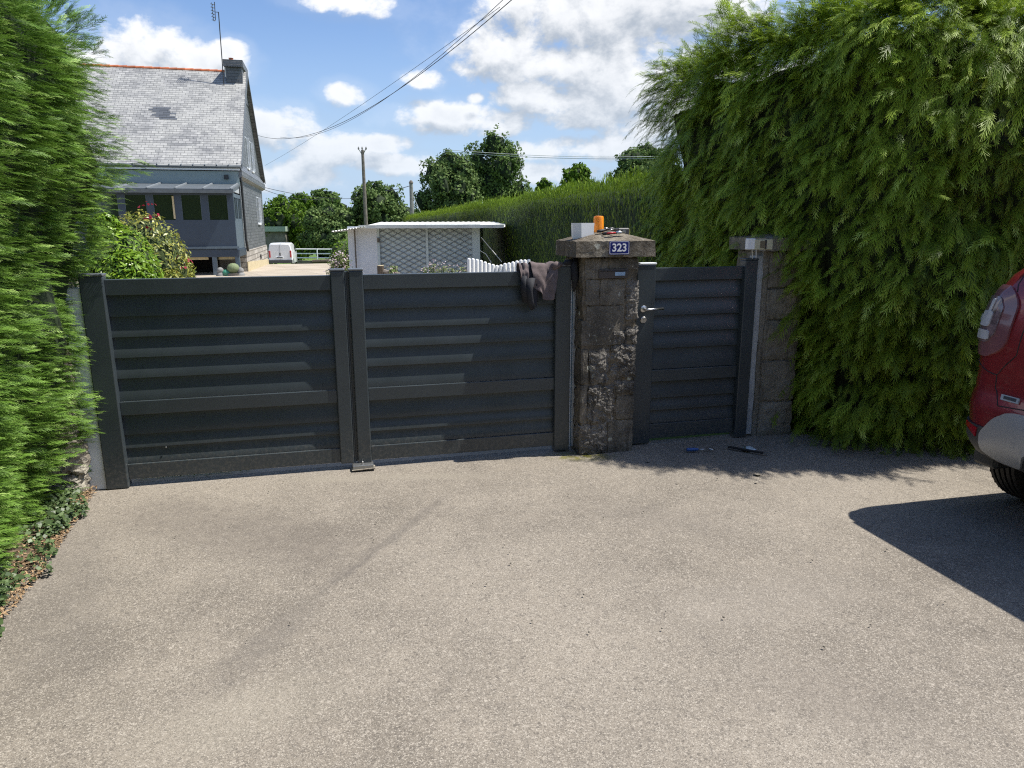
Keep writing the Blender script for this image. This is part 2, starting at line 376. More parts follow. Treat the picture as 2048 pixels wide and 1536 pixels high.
def slate(name, c1, c2, mort, ax, wd=.27, ht=.125, lich=None, rough=.45):
    m, t = mk(name); o = t.obj(); x, y, z = t.xyz(o)
    vec = t.comb(x if ax == 'x' else y, z, 0.0)
    b = t.new('ShaderNodeTexBrick'); t.l.new(vec, b.inputs['Vector']); b.offset = .5
    for k, v_ in (('Color1', c1), ('Color2', c2), ('Mortar', mort)): b.inputs[k].default_value = (*v_, 1)
    b.inputs['Scale'].default_value = 1; b.inputs['Brick Width'].default_value = wd; b.inputs['Row Height'].default_value = ht; b.inputs['Mortar Size'].default_value = .008; b.inputs['Mortar Smooth'].default_value = .3
    b.inputs['Bias'].default_value = .1
    c = b.outputs['Color']; a = t.noise(o, .8, 5, .6); a2 = t.noise(vec, 5, 4, .7)
    if lich: 
        c = t.mix(t.ramp(a, .36, .62, 0, .62), c, lich); c = t.mix(t.ramp(a2, .5, .72, 0, .5), c, tuple(min(1, k * 1.35) for k in lich)); c = t.mix(t.ramp(t.noise(o, 1.7, 4, .7), .55, .7, 0, .5), c, c1)
    t.put(t.b.inputs['Base Color'], t.mix(t.ramp(b.outputs['Fac'], 0, 1, 0, .85), c, mort)); t.b.inputs['Roughness'].default_value = rough
    t.put(t.b.inputs['Normal'], t.bump(t.m('ADD', t.m('MULTIPLY', b.outputs['Fac'], -1), t.m('MULTIPLY', a2, .4)), .5, .015)); return m
M['slate_roof'] = slate('slate_roof', (.14, .145, .15), (.31, .31, .305), (.06, .063, .066), 'x', .26, .10, (.40, .40, .375), .6)
M['slate_wall'] = slate('slate_gable', (.085, .095, .105), (.15, .16, .17), (.045, .05, .055), 'y', .28, .13, None, .45)
M['slate_wall_x'] = slate('slate_chimney', (.075, .083, .095), (.11, .12, .135), (.04, .045, .05), 'x', .28, .12, None, .45)
m, t = mk('rubble_base'); o = t.obj(); x, y, z = t.xyz(o); vec = t.comb(y, z, 0.0)
b = t.new('ShaderNodeTexBrick'); t.l.new(vec, b.inputs['Vector']); b.inputs['Color1'].default_value = (.30, .28, .24, 1); b.inputs['Color2'].default_value = (.48, .45, .40, 1); b.inputs['Mortar'].default_value = (.17, .155, .13, 1)
b.inputs['Scale'].default_value = 1; b.inputs['Brick Width'].default_value = .55; b.inputs['Row Height'].default_value = .2; b.inputs['Mortar Size'].default_value = .02
t.put(t.b.inputs['Base Color'], t.mix(t.ramp(t.noise(o, 9, 5), .4, .7, 0, .5), b.outputs['Color'], (.22, .2, .17))); t.b.inputs['Roughness'].default_value = .9
t.put(t.b.inputs['Normal'], t.bump(t.m('ADD', t.noise(o, 12, 5), t.m('MULTIPLY', b.outputs['Fac'], -1)), .7, .03)); M['rubble'] = m
M['tile'] = plain('terracotta', (.46, .14, .06), .8, var=.3, scale=4, bump=.3)
M['bluegrey'] = plain('blue_grey_paint', (.034, .052, .078), .45, var=.06)
M['bluegrey_l'] = plain('light_blue_grey_paint', (.10, .135, .165), .45, var=.06)
M['soffit'] = plain('pale_blue_board', (.24, .30, .30), .6, var=.05)
M['zinc'] = plain('zinc', (.10, .115, .125), .45, var=.12)
M['lightzinc'] = plain('pale_zinc', (.42, .45, .46), .5, var=.1)
M['white'] = plain('white_paint', (.78, .79, .79), .5, var=.04)
M['cream'] = plain('cream_render', (.52, .44, .27), .85, var=.12, bump=.3)
M['dark'] = plain('dark_interior', (.012, .011, .011), .9)
M['glass'] = plain('window_glass', (.016, .026, .015), .06, var=.05, spec=.7)
M['black'] = plain('black_rubber', (.015, .015, .016), .6, var=.2, bump=.2)
M['blackp'] = plain('black_plastic', (.028, .030, .032), .45)
M['greyplas'] = plain('dark_grey_plastic', (.055, .058, .06), .55, var=.1, bump=.15, bscale=300)
M['metal'] = plain('brushed_metal', (.55, .55, .54), .3, 1.0)
M['steel'] = plain('worn_steel', (.32, .33, .33), .4, .8)
M['wood'] = plain('pole_wood', (.16, .14, .12), .9, var=.3, scale=5, bump=.4)
M['conc'] = plain('pole_concrete', (.22, .22, .21), .9, var=.2)
M['wallgrey'] = plain('grey_render', (.16, .15, .135), .9, var=.25, scale=2)
M['roofgreen'] = plain('mossy_sheet', (.30, .38, .30), .8, var=.1)
M['sheet'] = plain('fibre_cement_sheet', (.66, .67, .62), .75, var=.15, scale=3, bump=.2)
M['shedwhite'] = plain('weathered_white_panel', (.66, .69, .74), .7, var=.06, scale=2)
M['shedblue'] = plain('pale_blue_panel', (.50, .57, .58), .7, var=.08, scale=2)
M['lattice'] = plain('lattice_wood', (.22, .24, .255), .8, var=.2)
M['orange'] = plain('amber_plastic', (.90, .30, .02), .35, var=.03); M['orange'].node_tree.nodes['Principled BSDF'].inputs['Subsurface Weight'].default_value = .2
M['red'] = plain('red_plastic', (.45, .02, .03), .4)
M['bluep'] = plain('blue_plastic', (.03, .10, .32), .4)
M['beige'] = plain('aged_beige_plastic', (.50, .47, .33), .5, var=.08)
M['clear'] = plain('clear_blister', (.45, .52, .55), .15, var=.2)
M['enamel'] = plain('blue_enamel', (.014, .022, .16), .25, var=.04)
M['enamel_w'] = plain('white_enamel', (.80, .80, .80), .3, var=.02)
M['taupe'] = plain('taupe_cotton', (.125, .098, .096), .95, var=.15, scale=18, bump=.3, bscale=220)
M['lining'] = plain('black_lining', (.014, .015, .020), .8, var=.3, scale=18, bump=.2, bscale=120)
M['van'] = plain('van_white_paint', (.72, .73, .73), .3, var=.03, coat=.5)
# car paint
m, t = mk('dark_red_paint'); o = t.obj()
fl = t.voro(o, 900, 'F1', 'Color'); t.put(t.b.inputs['Base Color'], t.mix(t.ramp(t.noise(o, 2, 3), .3, .7), (.26, .020, .026), (.30, .026, .032)))
t.b.inputs['Metallic'].default_value = .35; t.b.inputs['Roughness'].default_value = .32; t.b.inputs['Coat Weight'].default_value = 1; t.b.inputs['Coat Roughness'].default_value = .03
t.put(t.b.inputs['Normal'], t.bump(fl, .04, .0005)); M['carred'] = m
M['silver'] = plain('satin_silver_plastic', (.40, .41, .42), .42, .35, var=.03)
M['lamp_dark'] = plain('smoked_red_lens', (.20, .085, .095), .12, var=.1, coat=.8)
M['lamp_clear'] = plain('clear_lens', (.17, .12, .13), .08, var=.45, scale=30, coat=1)
M['lamp_white'] = plain('white_reflector', (.55, .55, .56), .2, var=.08, scale=40, coat=.6)
M['lamp_red'] = plain('red_reflector', (.42, .01, .02), .15, coat=1)

# ------------------------------------------------------------------ place frame along the gates: s along, t back
GO = np.array([-2.561, 4.506, 0.0]); GA = R(14.0)
gu = np.array([math.cos(GA), math.sin(GA), 0]); gv = np.array([-math.sin(GA), math.cos(GA), 0])
def gp(s, t_, z=0.0): return GO + gu * s + gv * t_ + np.array([0, 0, z])
def st(p): d = np.asarray(p) - GO; return float(d.dot(gu)), float(d.dot(gv))
def onplane(px, py, t_):           # s,z of a pixel on the vertical plane t = t_
    d = ray(px, py); q = gp(0, t_) - C0; k = q.dot(gv) / d.dot(gv); p = C0 + d * k; return float((p - GO).dot(gu)), float(p[2])
TB = [(-400, -.012), (18, -.012), (26, -.1), (35, -.28), (47, -1.08), (58, -1.3), (2500, -1.3)]
def terr(t_):
    for (a, za), (b, zb) in zip(TB, TB[1:]):
        if t_ <= b: return za + (zb - za) * (t_ - a) / (b - a)
    return TB[-1][1]
def tz(p): return terr(st(p)[1])

# ------------------------------------------------------------------ ground
def strip(name, s0, s1, ts, dz, mat, ns=2):
    mb = MB(); ss = np.linspace(s0, s1, ns)
    mb.grid([[gp(s, t_, terr(t_) + dz) for s in ss] for t_ in ts]); o = mb.build(name, mat, None, recalc=False)
    for p_ in o.data.polygons:
        pass
    if o.data.polygons[0].normal.z < 0: o.data.flip_normals()
    return tag(o, kind='structure')
strip('terrain', -1500, 1500, [-400, 18, 26, 35, 47, 58, 2500], 0, M['meadow'])
strip('driveway', -30, 60, [-30, .07], .012, M['asphalt'])
strip('yard', -14, 3.6, [.07, 18, 26, 35, 47], .012, M['yard'])

# ------------------------------------------------------------------ foliage generators
def frond_template(n=9, spread=.42, droop=.45, wd=.030, ang=40, seed=0):
    r = np.random.default_rng(seed); V = []; F = []; T = []
    def ribbon(p0, p1, w_, bend, t0, t1):
        d = p1 - p0; side = np.array([-d[1], d[0], 0]); side /= (np.linalg.norm(side) + 1e-9)
        mid = (p0 + p1) / 2 + np.array([bend, 0, .0]); b = len(V)
        V.extend([p0 - side * w_ * .3, p0 + side * w_ * .3, mid + side * w_ * .5, mid - side * w_ * .5, p1 + side * w_ * .12, p1 - side * w_ * .12])
        T.extend([t0, t0, (t0 + t1) / 2, (t0 + t1) / 2, t1, t1]); F.extend([(b, b + 1, b + 2, b + 3), (b + 3, b + 2, b + 4, b + 5)])
    ribbon(np.array([0, 0, 0.]), np.array([.55, 0, 0]), wd, 0, 0, .4); ribbon(np.array([.5, 0, 0]), np.array([1.0, 0, 0]), wd * .9, 0, .4, 1)
    for i in range(n):
        x_ = .08 + .8 * i / n
        for sgn in (-1, 1):
            L = spread * (1 - x_) ** .6 * r.uniform(.75, 1.15) * (.6 + .4 * min(1, x_ * 4)); a = R(ang) * r.uniform(.8, 1.2)
            p0 = np.array([x_ + r.uniform(-.02, .02), 0, 0]); p1 = p0 + np.array([L * math.cos(a), sgn * L * math.sin(a), r.uniform(-.04, .04)])
            ribbon(p0, p1, wd, L * .08, x_ * .6, x_ * .5 + .5)
            if L > .2:
                q = p0 * .5 + p1 * .5; q1 = q + np.array([L * .42, sgn * L * .05, r.uniform(-.03, .03)]); ribbon(q, q1, wd * .8, 0, x_ * .7, x_ * .5 + .5)
    V = np.array(V); V[:, 2] -= droop * V[:, 0] ** 2 + .25 * np.abs(V[:, 1]) ** 1.5; return V, np.array(F), np.array(T)
def scatter(name, temps, P, D, N_, S, mat, parent, base_t=.5, tvar=.25, tipadd=.62):
    """place templates: x axis to D, z axis close to N_"""
    Vs = []; Fs = []; Ts = []; off = 0; n = len(P); which = rng.integers(0, len(temps), n)
    X = D / np.linalg.norm(D, axis=1, keepdims=True)
    Yv = np.cross(N_, X); Yv /= (np.linalg.norm(Yv, axis=1, keepdims=True) + 1e-9); Z = np.cross(X, Yv)
    tb = np.clip(rng.normal(base_t, tvar, n), 0, 1)
    for k, (V, F, T) in enumerate(temps):
        i = np.where(which == k)[0]
        if not len(i): continue
        pts = P[i][:, None, :] + S[i][:, None, None] * (V[None, :, 0:1] * X[i][:, None, :] + V[None, :, 1:2] * Yv[i][:, None, :] + V[None, :, 2:3] * Z[i][:, None, :])
        Vs.append(pts.reshape(-1, 3)); Fs.append((F[None] + (np.arange(len(i)) * len(V))[:, None, None]).reshape(-1, F.shape[1]) + off)
        Ts.append(np.clip(tb[i][:, None] * .75 + T[None] * tipadd - .1, 0, 1).reshape(-1)); off += len(i) * len(V)
    return npmesh(name, np.vstack(Vs), np.vstack(Fs), mat, parent, np.concatenate(Ts))
from mathutils import noise as MN
def lump(p, sc, seed=0): return MN.noise(Vector((p[0] * sc + seed, p[1] * sc, p[2] * sc)))
def outline(poly, n=400, rnd=6):
    P = np.array(poly, float); q = np.vstack([P, P[:1]]); seg = np.linalg.norm(np.diff(q, axis=0), axis=1); cum = np.r_[0, np.cumsum(seg)]
    ts = np.linspace(0, cum[-1], n, endpoint=False); out = np.stack([np.interp(ts, cum, q[:, i]) for i in (0, 1)], 1)
    k = rnd
    for _ in range(k): out = (np.roll(out, 2, 0) + np.roll(out, -2, 0) + 2 * out) / 4
    nx = np.roll(out, -1, 0) - np.roll(out, 1, 0); nrm = np.stack([nx[:, 1], -nx[:, 0]], 1); nrm /= np.linalg.norm(nrm, axis=1, keepdims=True)
    area = .5 * np.sum(out[:, 0] * np.roll(out[:, 1], -1) - np.roll(out[:, 0], -1) * out[:, 1])
    if area < 0: nrm = -nrm
    return out, nrm, cum[-1]
def hedge(name, label, poly, h, bulge, mat, temps, dens, size, dirfn, group=None, rtop=.5, lumpamp=.12, lumpsc=1.1, inset=.14, see=None, base=None, topdens=.5, tb=.45, seed=0, z0=0.0, hfn=None, rnd=6, ptop=.18, tuft=.08, sunlit_toptint=0.0, gap=0.0, gsc=4.2, plume=0.0, coremat='core'):
    """poly in (s,t); bulge(zfrac)->outward offset"""
    root = thing(name, label, 'hedge', (0, 0, 0), 0, group)
    out, nrm, per = outline(poly, 500, rnd)
    H = hfn or (lambda s, t_: h)
    def surf(i, v, ins=0.0):         # i index on outline, v 0..1.? along profile (side then round over)
        s, t_ = out[i]; hh = H(s, t_)
        if v <= 1: z = z0 + v * (hh - rtop); o_ = bulge(v * (hh - rtop) / hh); nz = 0
        else:
            a = (v - 1) * math.pi / 2; z = z0 + hh - rtop + rtop * math.sin(a); o_ = bulge((hh - rtop + rtop * math.sin(a)) / hh) - rtop * (1 - math.cos(a)); nz = math.sin(a)
        s2 = s + nrm[i, 0] * (o_ - ins); t2 = t_ + nrm[i, 1] * (o_ - ins); p = gp(s2, t2, z - (ins if v > 1 else 0))
        n3 = gu * nrm[i, 0] + gv * nrm[i, 1]; n3 = n3 * math.sqrt(max(0, 1 - nz * nz)) + np.array([0, 0, nz])
        l = lumpamp * (lump(p, lumpsc, seed) + .5 * lump(p, lumpsc * 2.7, seed + 9)); return p + n3 * l, n3
    # core
    idx = list(range(0, 500, 4)); vv = [0, .2, .4, .6, .8, 1, 1.25, 1.5, 1.75, 2]
    mb = MB(); rows = [[surf(i, v, inset + .03 * max(0, v - 1))[0] for i in idx + [0]] for v in vv]; mb.grid(rows)
    c = gp(*np.mean(out, 0), z0 + np.mean([H(*o) for o in out]) - inset); top = rows[-1]
    K = 5; fan = [[tuple(np.array(p) * (1 - k / K) + (c if True else 0) * (k / K)) for p in top] for k in range(K + 1)]
    if per < 40 and hfn is None: mb.grid(fan)
    else:
        n = len(top) - 1; mb.grid([[top[j], top[n - j]] for j in range(n // 2 + 1)])
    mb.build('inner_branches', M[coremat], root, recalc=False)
    # fronds
    P = []; Nn = []; cnt = int(per * h * dens); tries = 0
    while len(P) < cnt and tries < cnt * 6:
        tries += 1; i = int(rng.integers(0, 500)); v = rng.uniform(1, 2) if rng.random() < ptop else rng.uniform(0, 1)
        s, t_ = out[i]
        if see and rng.random() > see(s, t_, nrm[i]): continue
        if gap:
            pg, _ = surf(i, v)
            if lump(pg, gsc, seed + 31) + .5 * lump(pg, gsc * 2.3, seed + 17) < -.10 and rng.random() < gap: continue
        p, n_ = surf(i, v, rng.uniform(-.03, .13) - (tuft * rng.random() if rng.random() < .3 else 0)); P.append(p); Nn.append(n_)
    cand = 0; smin, tmin = out.min(0); smax, tmax = out.max(0); nt = int((smax - smin) * (tmax - tmin) * dens * topdens); k = 0
    outr = out[::5]
    while k < nt:
        k += 1; s = rng.uniform(smin, smax); t_ = rng.uniform(tmin, tmax); j = np.argmin(np.sum((outr - (s, t_)) ** 2, 1))
        if np.dot(np.array((s, t_)) - outr[j], nrm[::5][j]) > -rtop * .6: continue
        p = gp(s, t_, z0 + H(s, t_)); p = p + np.array([0, 0, lumpamp * lump(p, lumpsc, seed) * 1.2 + rng.uniform(-.1, .03)]); P.append(p); Nn.append(np.array([0, 0, 1.]))
    P = np.array(P); Nn = np.array(Nn); D, ZN = dirfn(P, Nn); S = rng.uniform(size[0], size[1], len(P)); bigf = rng.random(len(P)) < plume; S[bigf] *= 1.4; P[bigf] += Nn[bigf] * .05
    scatter('foliage', temps, P - D / np.linalg.norm(D, axis=1, keepdims=True) * S[:, None] * .25, D, ZN, S, mat, root, tb + sunlit_toptint * np.clip(Nn[:, 2] * 1.4, 0, 1))  # upward-facing fronds tinted brighter so the hedge top looks sunlit
    return root
TF = [frond_template(9, .42, .75, .019, 36, s) for s in range(4)]
TL = [frond_template(9, .36, .22, .022, 33, 10 + s) for s in range(4)]
TM = [frond_template(5, .34, .15, .06, 28, 20 + s) for s in range(3)]
rn = lambda n, a: rng.normal(0, a, (n, 3))
def dir_right(P, N_):      # drooping sprays, swept down and to the left
    n = len(P); D = N_ * .72 + np.array([0, 0, -.12]) + gu * -.30 + rn(n, .30); D[N_[:, 2] > .6] += np.array([0, 0, .35]) + rn(int((N_[:, 2] > .6).sum()), .3)
    Z = np.array([0, 0, 1.0]) + N_ * .35 + rn(n, .25); return D, Z
def dir_left(P, N_):       # near-horizontal sprays pushing out toward the drive
    n = len(P); D = N_ * .9 + np.array([0, 0, .08]) + gv * .25 + rn(n, .17); Z = np.array([0, 0, 1.0]) + rn(n, .4); return D, Z
def dir_up(P, N_):
    n = len(P); D = N_ * .22 + np.array([0, 0, .9]) + rn(n, .13); Z = N_ + rn(n, .18); return D, Z

# ------------------------------------------------------------------ hedges
rp = [(4.88, 2.0), (4.92, .80), (5.02, .45), (5.06, .05), (5.24, -.40), (5.9, -.76), (7.0, -.82), (11, -.83), (11, 2.0)]
hedge('conifer_hedge', 'tall dark green drooping conifer hedge standing behind the red car and the small gate', rp, 3.28,
      lambda f: .0 + .25 * math.sin(min(1, max(0, f) * 1.6) * math.pi * .5), M['frond'], TF, 720, (.08, .195), dir_right, inset=.22, rtop=.50, lumpamp=.26, lumpsc=1.9,
      see=lambda s, t_, n: 1.0 if (s < 9.0 and (n[1] < -.3 or n[0] < -.05)) else (.25 if s < 9.5 else .1), tb=.42, topdens=1.0, rnd=14, ptop=.42, tuft=.15, gap=.6, plume=.12)
lp = [(-.36, .35), (-.33, -.8), (-.28, -1.6), (-.28, -7.5), (-1.7, -7.5), (-1.7, .35)]
hedge('conifer_hedge', 'bright sunlit conifer hedge on the left, rising over the left gate post', lp, 2.98,
      lambda f: float(np.interp(f, [0, .06, .14, .3, .5, .65, 1], [-.10, .0, .06, .14, .18, .35, .38])), M['frond_l'], TL, 1250, (.055, .135), dir_left, inset=.08, rtop=.40, lumpamp=.22, lumpsc=2.6,
      see=lambda s, t_, n: 1.0 if (n[0] > .2 or t_ > -.2) and t_ > -4 else .12, tb=.52, seed=5, gap=.6, gsc=6.0, tuft=.07)
mp = [(4.72, 2.2), (4.72, 29), (6.2, 29), (6.2, 2.2)]
hedge('clipped_hedge', 'long clipped boundary hedge with a sunlit-tinted yellow-green top running away behind the shed', mp, 2.45,
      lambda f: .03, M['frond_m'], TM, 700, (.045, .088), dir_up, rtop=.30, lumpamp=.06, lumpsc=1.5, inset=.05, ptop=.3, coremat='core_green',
      see=lambda s, t_, n: (1.0 if t_ < 14 else .45) if (n[0] < -.2 or n[1] < -.2) else .12, tb=.20, seed=8, topdens=1.2, sunlit_toptint=.65, hfn=lambda s, t_: 2.25 - .005 * t_, rnd=3)
bp = [(-16, -14), (16, -14), (16, -16), (-16, -16)]
hedge('roadside_hedge', 'green hedge across the road behind the camera', bp, 4.5, lambda f: .1, M['frond_m'], TM, 14, (.5, .9), dir_up, rtop=.4, lumpamp=.4, lumpsc=.6, see=lambda s, t_, n: 1 if n[1] > 0 else .05, seed=3)

# ------------------------------------------------------------------ gates
def gate_frame_obj(name, mb, mat, root, bv=.004, sm=True):
    o = mb.build(name, mat, root); 
    if bv: bevel(o, bv, 2)
    return o
def slat(mb, s0, s1, zt, zb, lip=.009, back=.006):
    # louvred slat: recessed at top, rolls out to a lip at the bottom
    n = 9; pr = []
    for i in range(n):
        f = i / (n - 1); tt = back + .010 - (lip + .010) * (math.sin((f - .5) * math.pi) * .5 + .5); pr.append((tt, zt - (zt - zb) * f))
    prof = pr + [(.022, zb + .0005), (.022, zt)]
    mb.prism(prof, s0, s1, 'x'); return mb
ZU = [1.276, 1.137, 1.005, .870, .734, .585]; ZD = [.493, .355, .262, .158]
def leaf(root, s0, s1, zlo, top, ZU, ZD, mid, bot, tf=-.022):
    r = MB(); 
    for nm, z1, z0_ in (('top_rail', top, ZU[0]), ('middle_rail', mid, ZD[0]), ('bottom_rail', bot, zlo)):
        m_ = MB(); m_.box(s0, s1, -.019, .028, z0_, z1 - .0006); gate_frame_obj(nm, m_, M['alu'], root, .0035)
    for Z in (ZU, ZD):
        for a, b in zip(Z, Z[1:]):
            m_ = MB(); slat(m_, s0, s1, a, b + .002); auto(m_.build('slat', M['alu'], root), 30)
def stile(root, s0, s1, z0_, z1, tf, tb_=.035, cap=True, name='stile', capmat='alu_cap_sunlit'):
    m_ = MB(); m_.box(s0, s1, tf, tb_, z0_, z1); o = gate_frame_obj(name, m_, M['alu'], root, .007)
    if cap:
        c_ = MB(); c_.box(s0 - .004, s1 + .004, tf - .004, tb_ + .004, z1, z1 + .016); k = c_.build('post_cap', M[capmat], root); bevel(k, .007, 3)
# left leaf
gl = thing('gate_leaf', 'left leaf of the wide dark grey louvred driveway gate, beside the bright hedge', 'gate leaf', GO, GA, 'two leaves of the driveway gate')
leaf(gl, 0.0, 1.376, .053, 1.376, ZU, ZD, .585, .158)
stile(gl, -.135, .0, .004, 1.398, -.050, name='hinge_post'); stile(gl, 1.376, 1.470, .045, 1.402, -.030, name='closing_stile')
m_ = MB(); m_.box(1.4705, 1.480, -.020, .02, .05, 1.40); m_.box(1.4801, 1.4965, -.006, .02, .05, 1.40); gate_frame_obj('groove_profile', m_, M['alu'], gl, .002)
# small screw in the left leaf
s_, z_ = onplane(332, 894, -.004); m_ = MB(); m_.lathe([(.006, 0), (.005, -.004), (.002, -.006)], (s_, -.004, z_), 10, 'y'); m_.build('screw', M['metal'], gl)
# right leaf
gr = thing('gate_leaf', 'right leaf of the wide dark grey louvred driveway gate, with a jacket hung over it', 'gate leaf', gp(0, 0), GA, 'two leaves of the driveway gate')
leaf(gr, 1.592, 2.976, .053, 1.376, ZU, ZD, .585, .158)
stile(gr, 1.497, 1.592, .040, 1.402, -.034, name='closing_stile'); stile(gr, 2.960, 3.078, .012, 1.408, -.040, name='hinge_post')
# ground stop
gs = thing('gate_stop', 'small metal stop block bolted to the ground where the two leaves meet', 'gate stop', gp(1.53, -.055), GA)
m_ = MB(); m_.box(-.075, .07, -.035, .05, .012, .042); bevel(m_.build('block', M['steel'], gs), .004)
m_ = MB(); m_.lathe([(.006, .04), (.006, .062), (.002, .066)], (-.005, -.005, 0), 10); m_.build('bolt', M['metal'], gs)
m_ = MB(); m_.box(-.085, .08, -.055, .04, .0125, .017); m_.disp(.01, 30); m_.build('mortar_pad', M['pale_stone'], gs)
# small gate
gw = thing('garden_gate', 'small dark navy-grey louvred pedestrian gate between the two stone pillars', 'gate', gp(0, 0), GA)
ZUw = [1.287, 1.150, 1.020, .892, .765, .600]; 
ws0, ws1 = 3.752, 4.49
leaf(gw, ws0, ws1, .045, 1.384, ZUw, [.505, .370, .270, .165], .600, .165)
stile(gw, 3.60, 3.752, .012, 1.408, -.028, name='lock_stile', capmat='strip_white'); stile(gw, 4.49, 4.597, .004, 1.430, -.050, name='hinge_post', capmat='alu')
s_, z_ = onplane(1287, 618, -.03); m_ = MB(); m_.lathe([(.026, 0), (.026, -.006), (.022, -.009), (.011, -.010), (.010, -.045)], (s_, -.028, z_), 20, 'y'); h1 = m_.build('door_handle', M['metal'], gw); auto(h1)
m_ = MB(); m_.tube([(s_ - .004, -.072, z_), (s_ + .02, -.076, z_), (s_ + .145, -.076, z_ + .002)], .009, 10); m_.build('lever', M['metal'], h1, True)
s_, z_ = onplane(1287, 640, -.03); m_ = MB(); m_.lathe([(.026, 0), (.026, -.006), (.022, -.009)], (s_, -.028, z_), 20, 'y'); m_.box(s_ - .004, s_ + .004, -.040, -.036, z_ - .015, z_ + .013); m_.build('key_escutcheon', M['metal'], gw)

# ------------------------------------------------------------------ stone pillars
def block(mb, x0, x1, y0, y1, z0, z1, rough=.004, n=7, seed=0, bul=.0):
    """subdivided stone block with an uneven face"""
    b = len(mb.v)
    from itertools import product
    for fx in range(6):
        P = []
        for i in range(n + 1):
            row = []
            for j in range(n + 1):
                a, c = i / n, j / n
                if fx == 0: p = (x0 + (x1 - x0) * a, y0, z0 + (z1 - z0) * c)
                elif fx == 1: p = (x0 + (x1 - x0) * a, y1, z0 + (z1 - z0) * c)
                elif fx == 2: p = (x0, y0 + (y1 - y0) * a, z0 + (z1 - z0) * c)
                elif fx == 3: p = (x1, y0 + (y1 - y0) * a, z0 + (z1 - z0) * c)
                elif fx == 4: p = (x0 + (x1 - x0) * a, y0 + (y1 - y0) * c, z0)
                else: p = (x0 + (x1 - x0) * a, y0 + (y1 - y0) * c, z1)
                q = Vector(p); e = MN.noise_vector(q * 17 + Vector((seed, 0, 0))) * rough + MN.noise_vector(q * 42 + Vector((seed, 3, 0))) * rough * .6 + MN.noise_vector(q * 95 + Vector((seed, 7, 0))) * rough * .45
                k = 0
                if fx in (0, 1) and bul: k = bul * min(1, 5 * min(a, 1 - a, c, 1 - c)); 
                q = q + e + Vector((0, -k if fx == 0 else (k if fx == 1 else 0), 0))
                if fx == 3 and bul: q.x += bul * .7 * min(1, 5 * min(a, 1 - a, c, 1 - c))
                # round corners slightly
                row.append(q)
            P.append(row)
        mb.grid(P)
    return mb
pil = thing('stone_pillar', 'old lichen-stained granite pillar with house number 323, between the two gates', 'pillar', gp(0, 0), GA)
PS0, PS1, PT0, PT1 = 3.128, 3.555, -.140, .25
m_ = MB(); block(m_, PS0 + .006, PS1 - .008, PT0 + .004, PT1, 0, 1.474, .011, 40); m_.build('shaft', M['mortar'], pil, True)
_, zc1 = onplane(1200, 600, -.14); 
pw = PS1 - PS0; k = 0
zy = lambda y: onplane(1225, y, -.142)[1]
for u0_, u1_, ya_, yb_, rg in ((.0, .50, 846, 905, 1), (.53, 1.0, 842, 905, 0), (.14, .61, 770, 843, 2), (.65, 1.0, 764, 790, 1), (.67, 1.0, 793, 839, 0), (.16, .50, 697, 764, 1), (.56, 1.0, 692, 757, 2), (.08, .76, 612, 690, 0), (.79, 1.02, 655, 689, 1), (.80, 1.02, 562, 640, 1), (.55, .77, 660, 688, 1), (.06, .30, 560, 609, 0), (.04, .45, 518, 557, 0), (.47, 1.0, 518, 540, 0), (.32, .76, 558, 609, 0), (.0, .12, 640, 690, 0), (.0, .13, 697, 764, 0), (.0, .12, 768, 842, 0)):
    k += 1; z0_, z1_ = max(.0, zy(yb_)), zy(ya_); m_ = MB()
    block(m_, PS0 + pw * u0_, PS0 + pw * u1_, PT0 - .002, PT0 + .10, z0_, z1_, (.004, .013, .017)[rg], (14, 46, 60)[rg], k * 7.3, (.005, .012, .018)[rg])
    m_.build('stone_block', M['stone_rough_sunlit'] if rg else M['stone'], pil, not rg)
for kk, (z0_, z1_) in enumerate(((0, .2), (.21, .5), (.52, .79), (.8, 1.1), (1.11, 1.46))):
    m_ = MB(); block(m_, PS0 - .004, PS0 + .05, PT0 + .11, PT1 + .004, z0_ + .004, z1_ - .004, .008, 12, kk * 3.1, .0); m_.build('side_stone', M['stone'], pil, True)
# cap
def capstone(mb, s0, s1, t0, t1, z0_, z1_, zp, n=14, seed=0, amp=.004):
    sc, tcn = (s0 + s1) / 2, (t0 + t1) / 2
    pts = []
    for r_, zf in ((1, 0), (1, .33), (1, .66), (1, 1)):
        ring = []
        for side in range(4):
            for j in range(n):
                f = j / n; c4 = [(s0, t0), (s1, t0), (s1, t1), (s0, t1), (s0, t0)]; a, b = c4[side], c4[side + 1]; ring.append((a[0] + (b[0] - a[0]) * f, a[1] + (b[1] - a[1]) * f, z0_ + (z1_ - z0_) * zf))
        pts.append(ring + [ring[0]])
    for q in range(1, 8):
        f = q / 7; ring = [(p[0] + (sc - p[0]) * f, p[1] + (tcn - p[1]) * f, z1_ + (zp - z1_) * f) for p in pts[3]]; pts.append(ring)
    low = [(sc + (p[0] - sc) * .6, tcn + (p[1] - tcn) * .6, z0_) for p in pts[0]]; pts.insert(0, low)
    b = len(mb.v); mb.grid(pts); mb.disp(amp, 25, b, seed); return mb
s0c, _ = onplane(1152, 500, -.2); s1c, _ = onplane(1310, 500, -.2)
m_ = MB(); capstone(m_, s0c, s1c, -.205, .27, 1.478, 1.588, 1.672, 26, 2, .006); auto(m_.build('cap', M['capstone'], pil), 40)
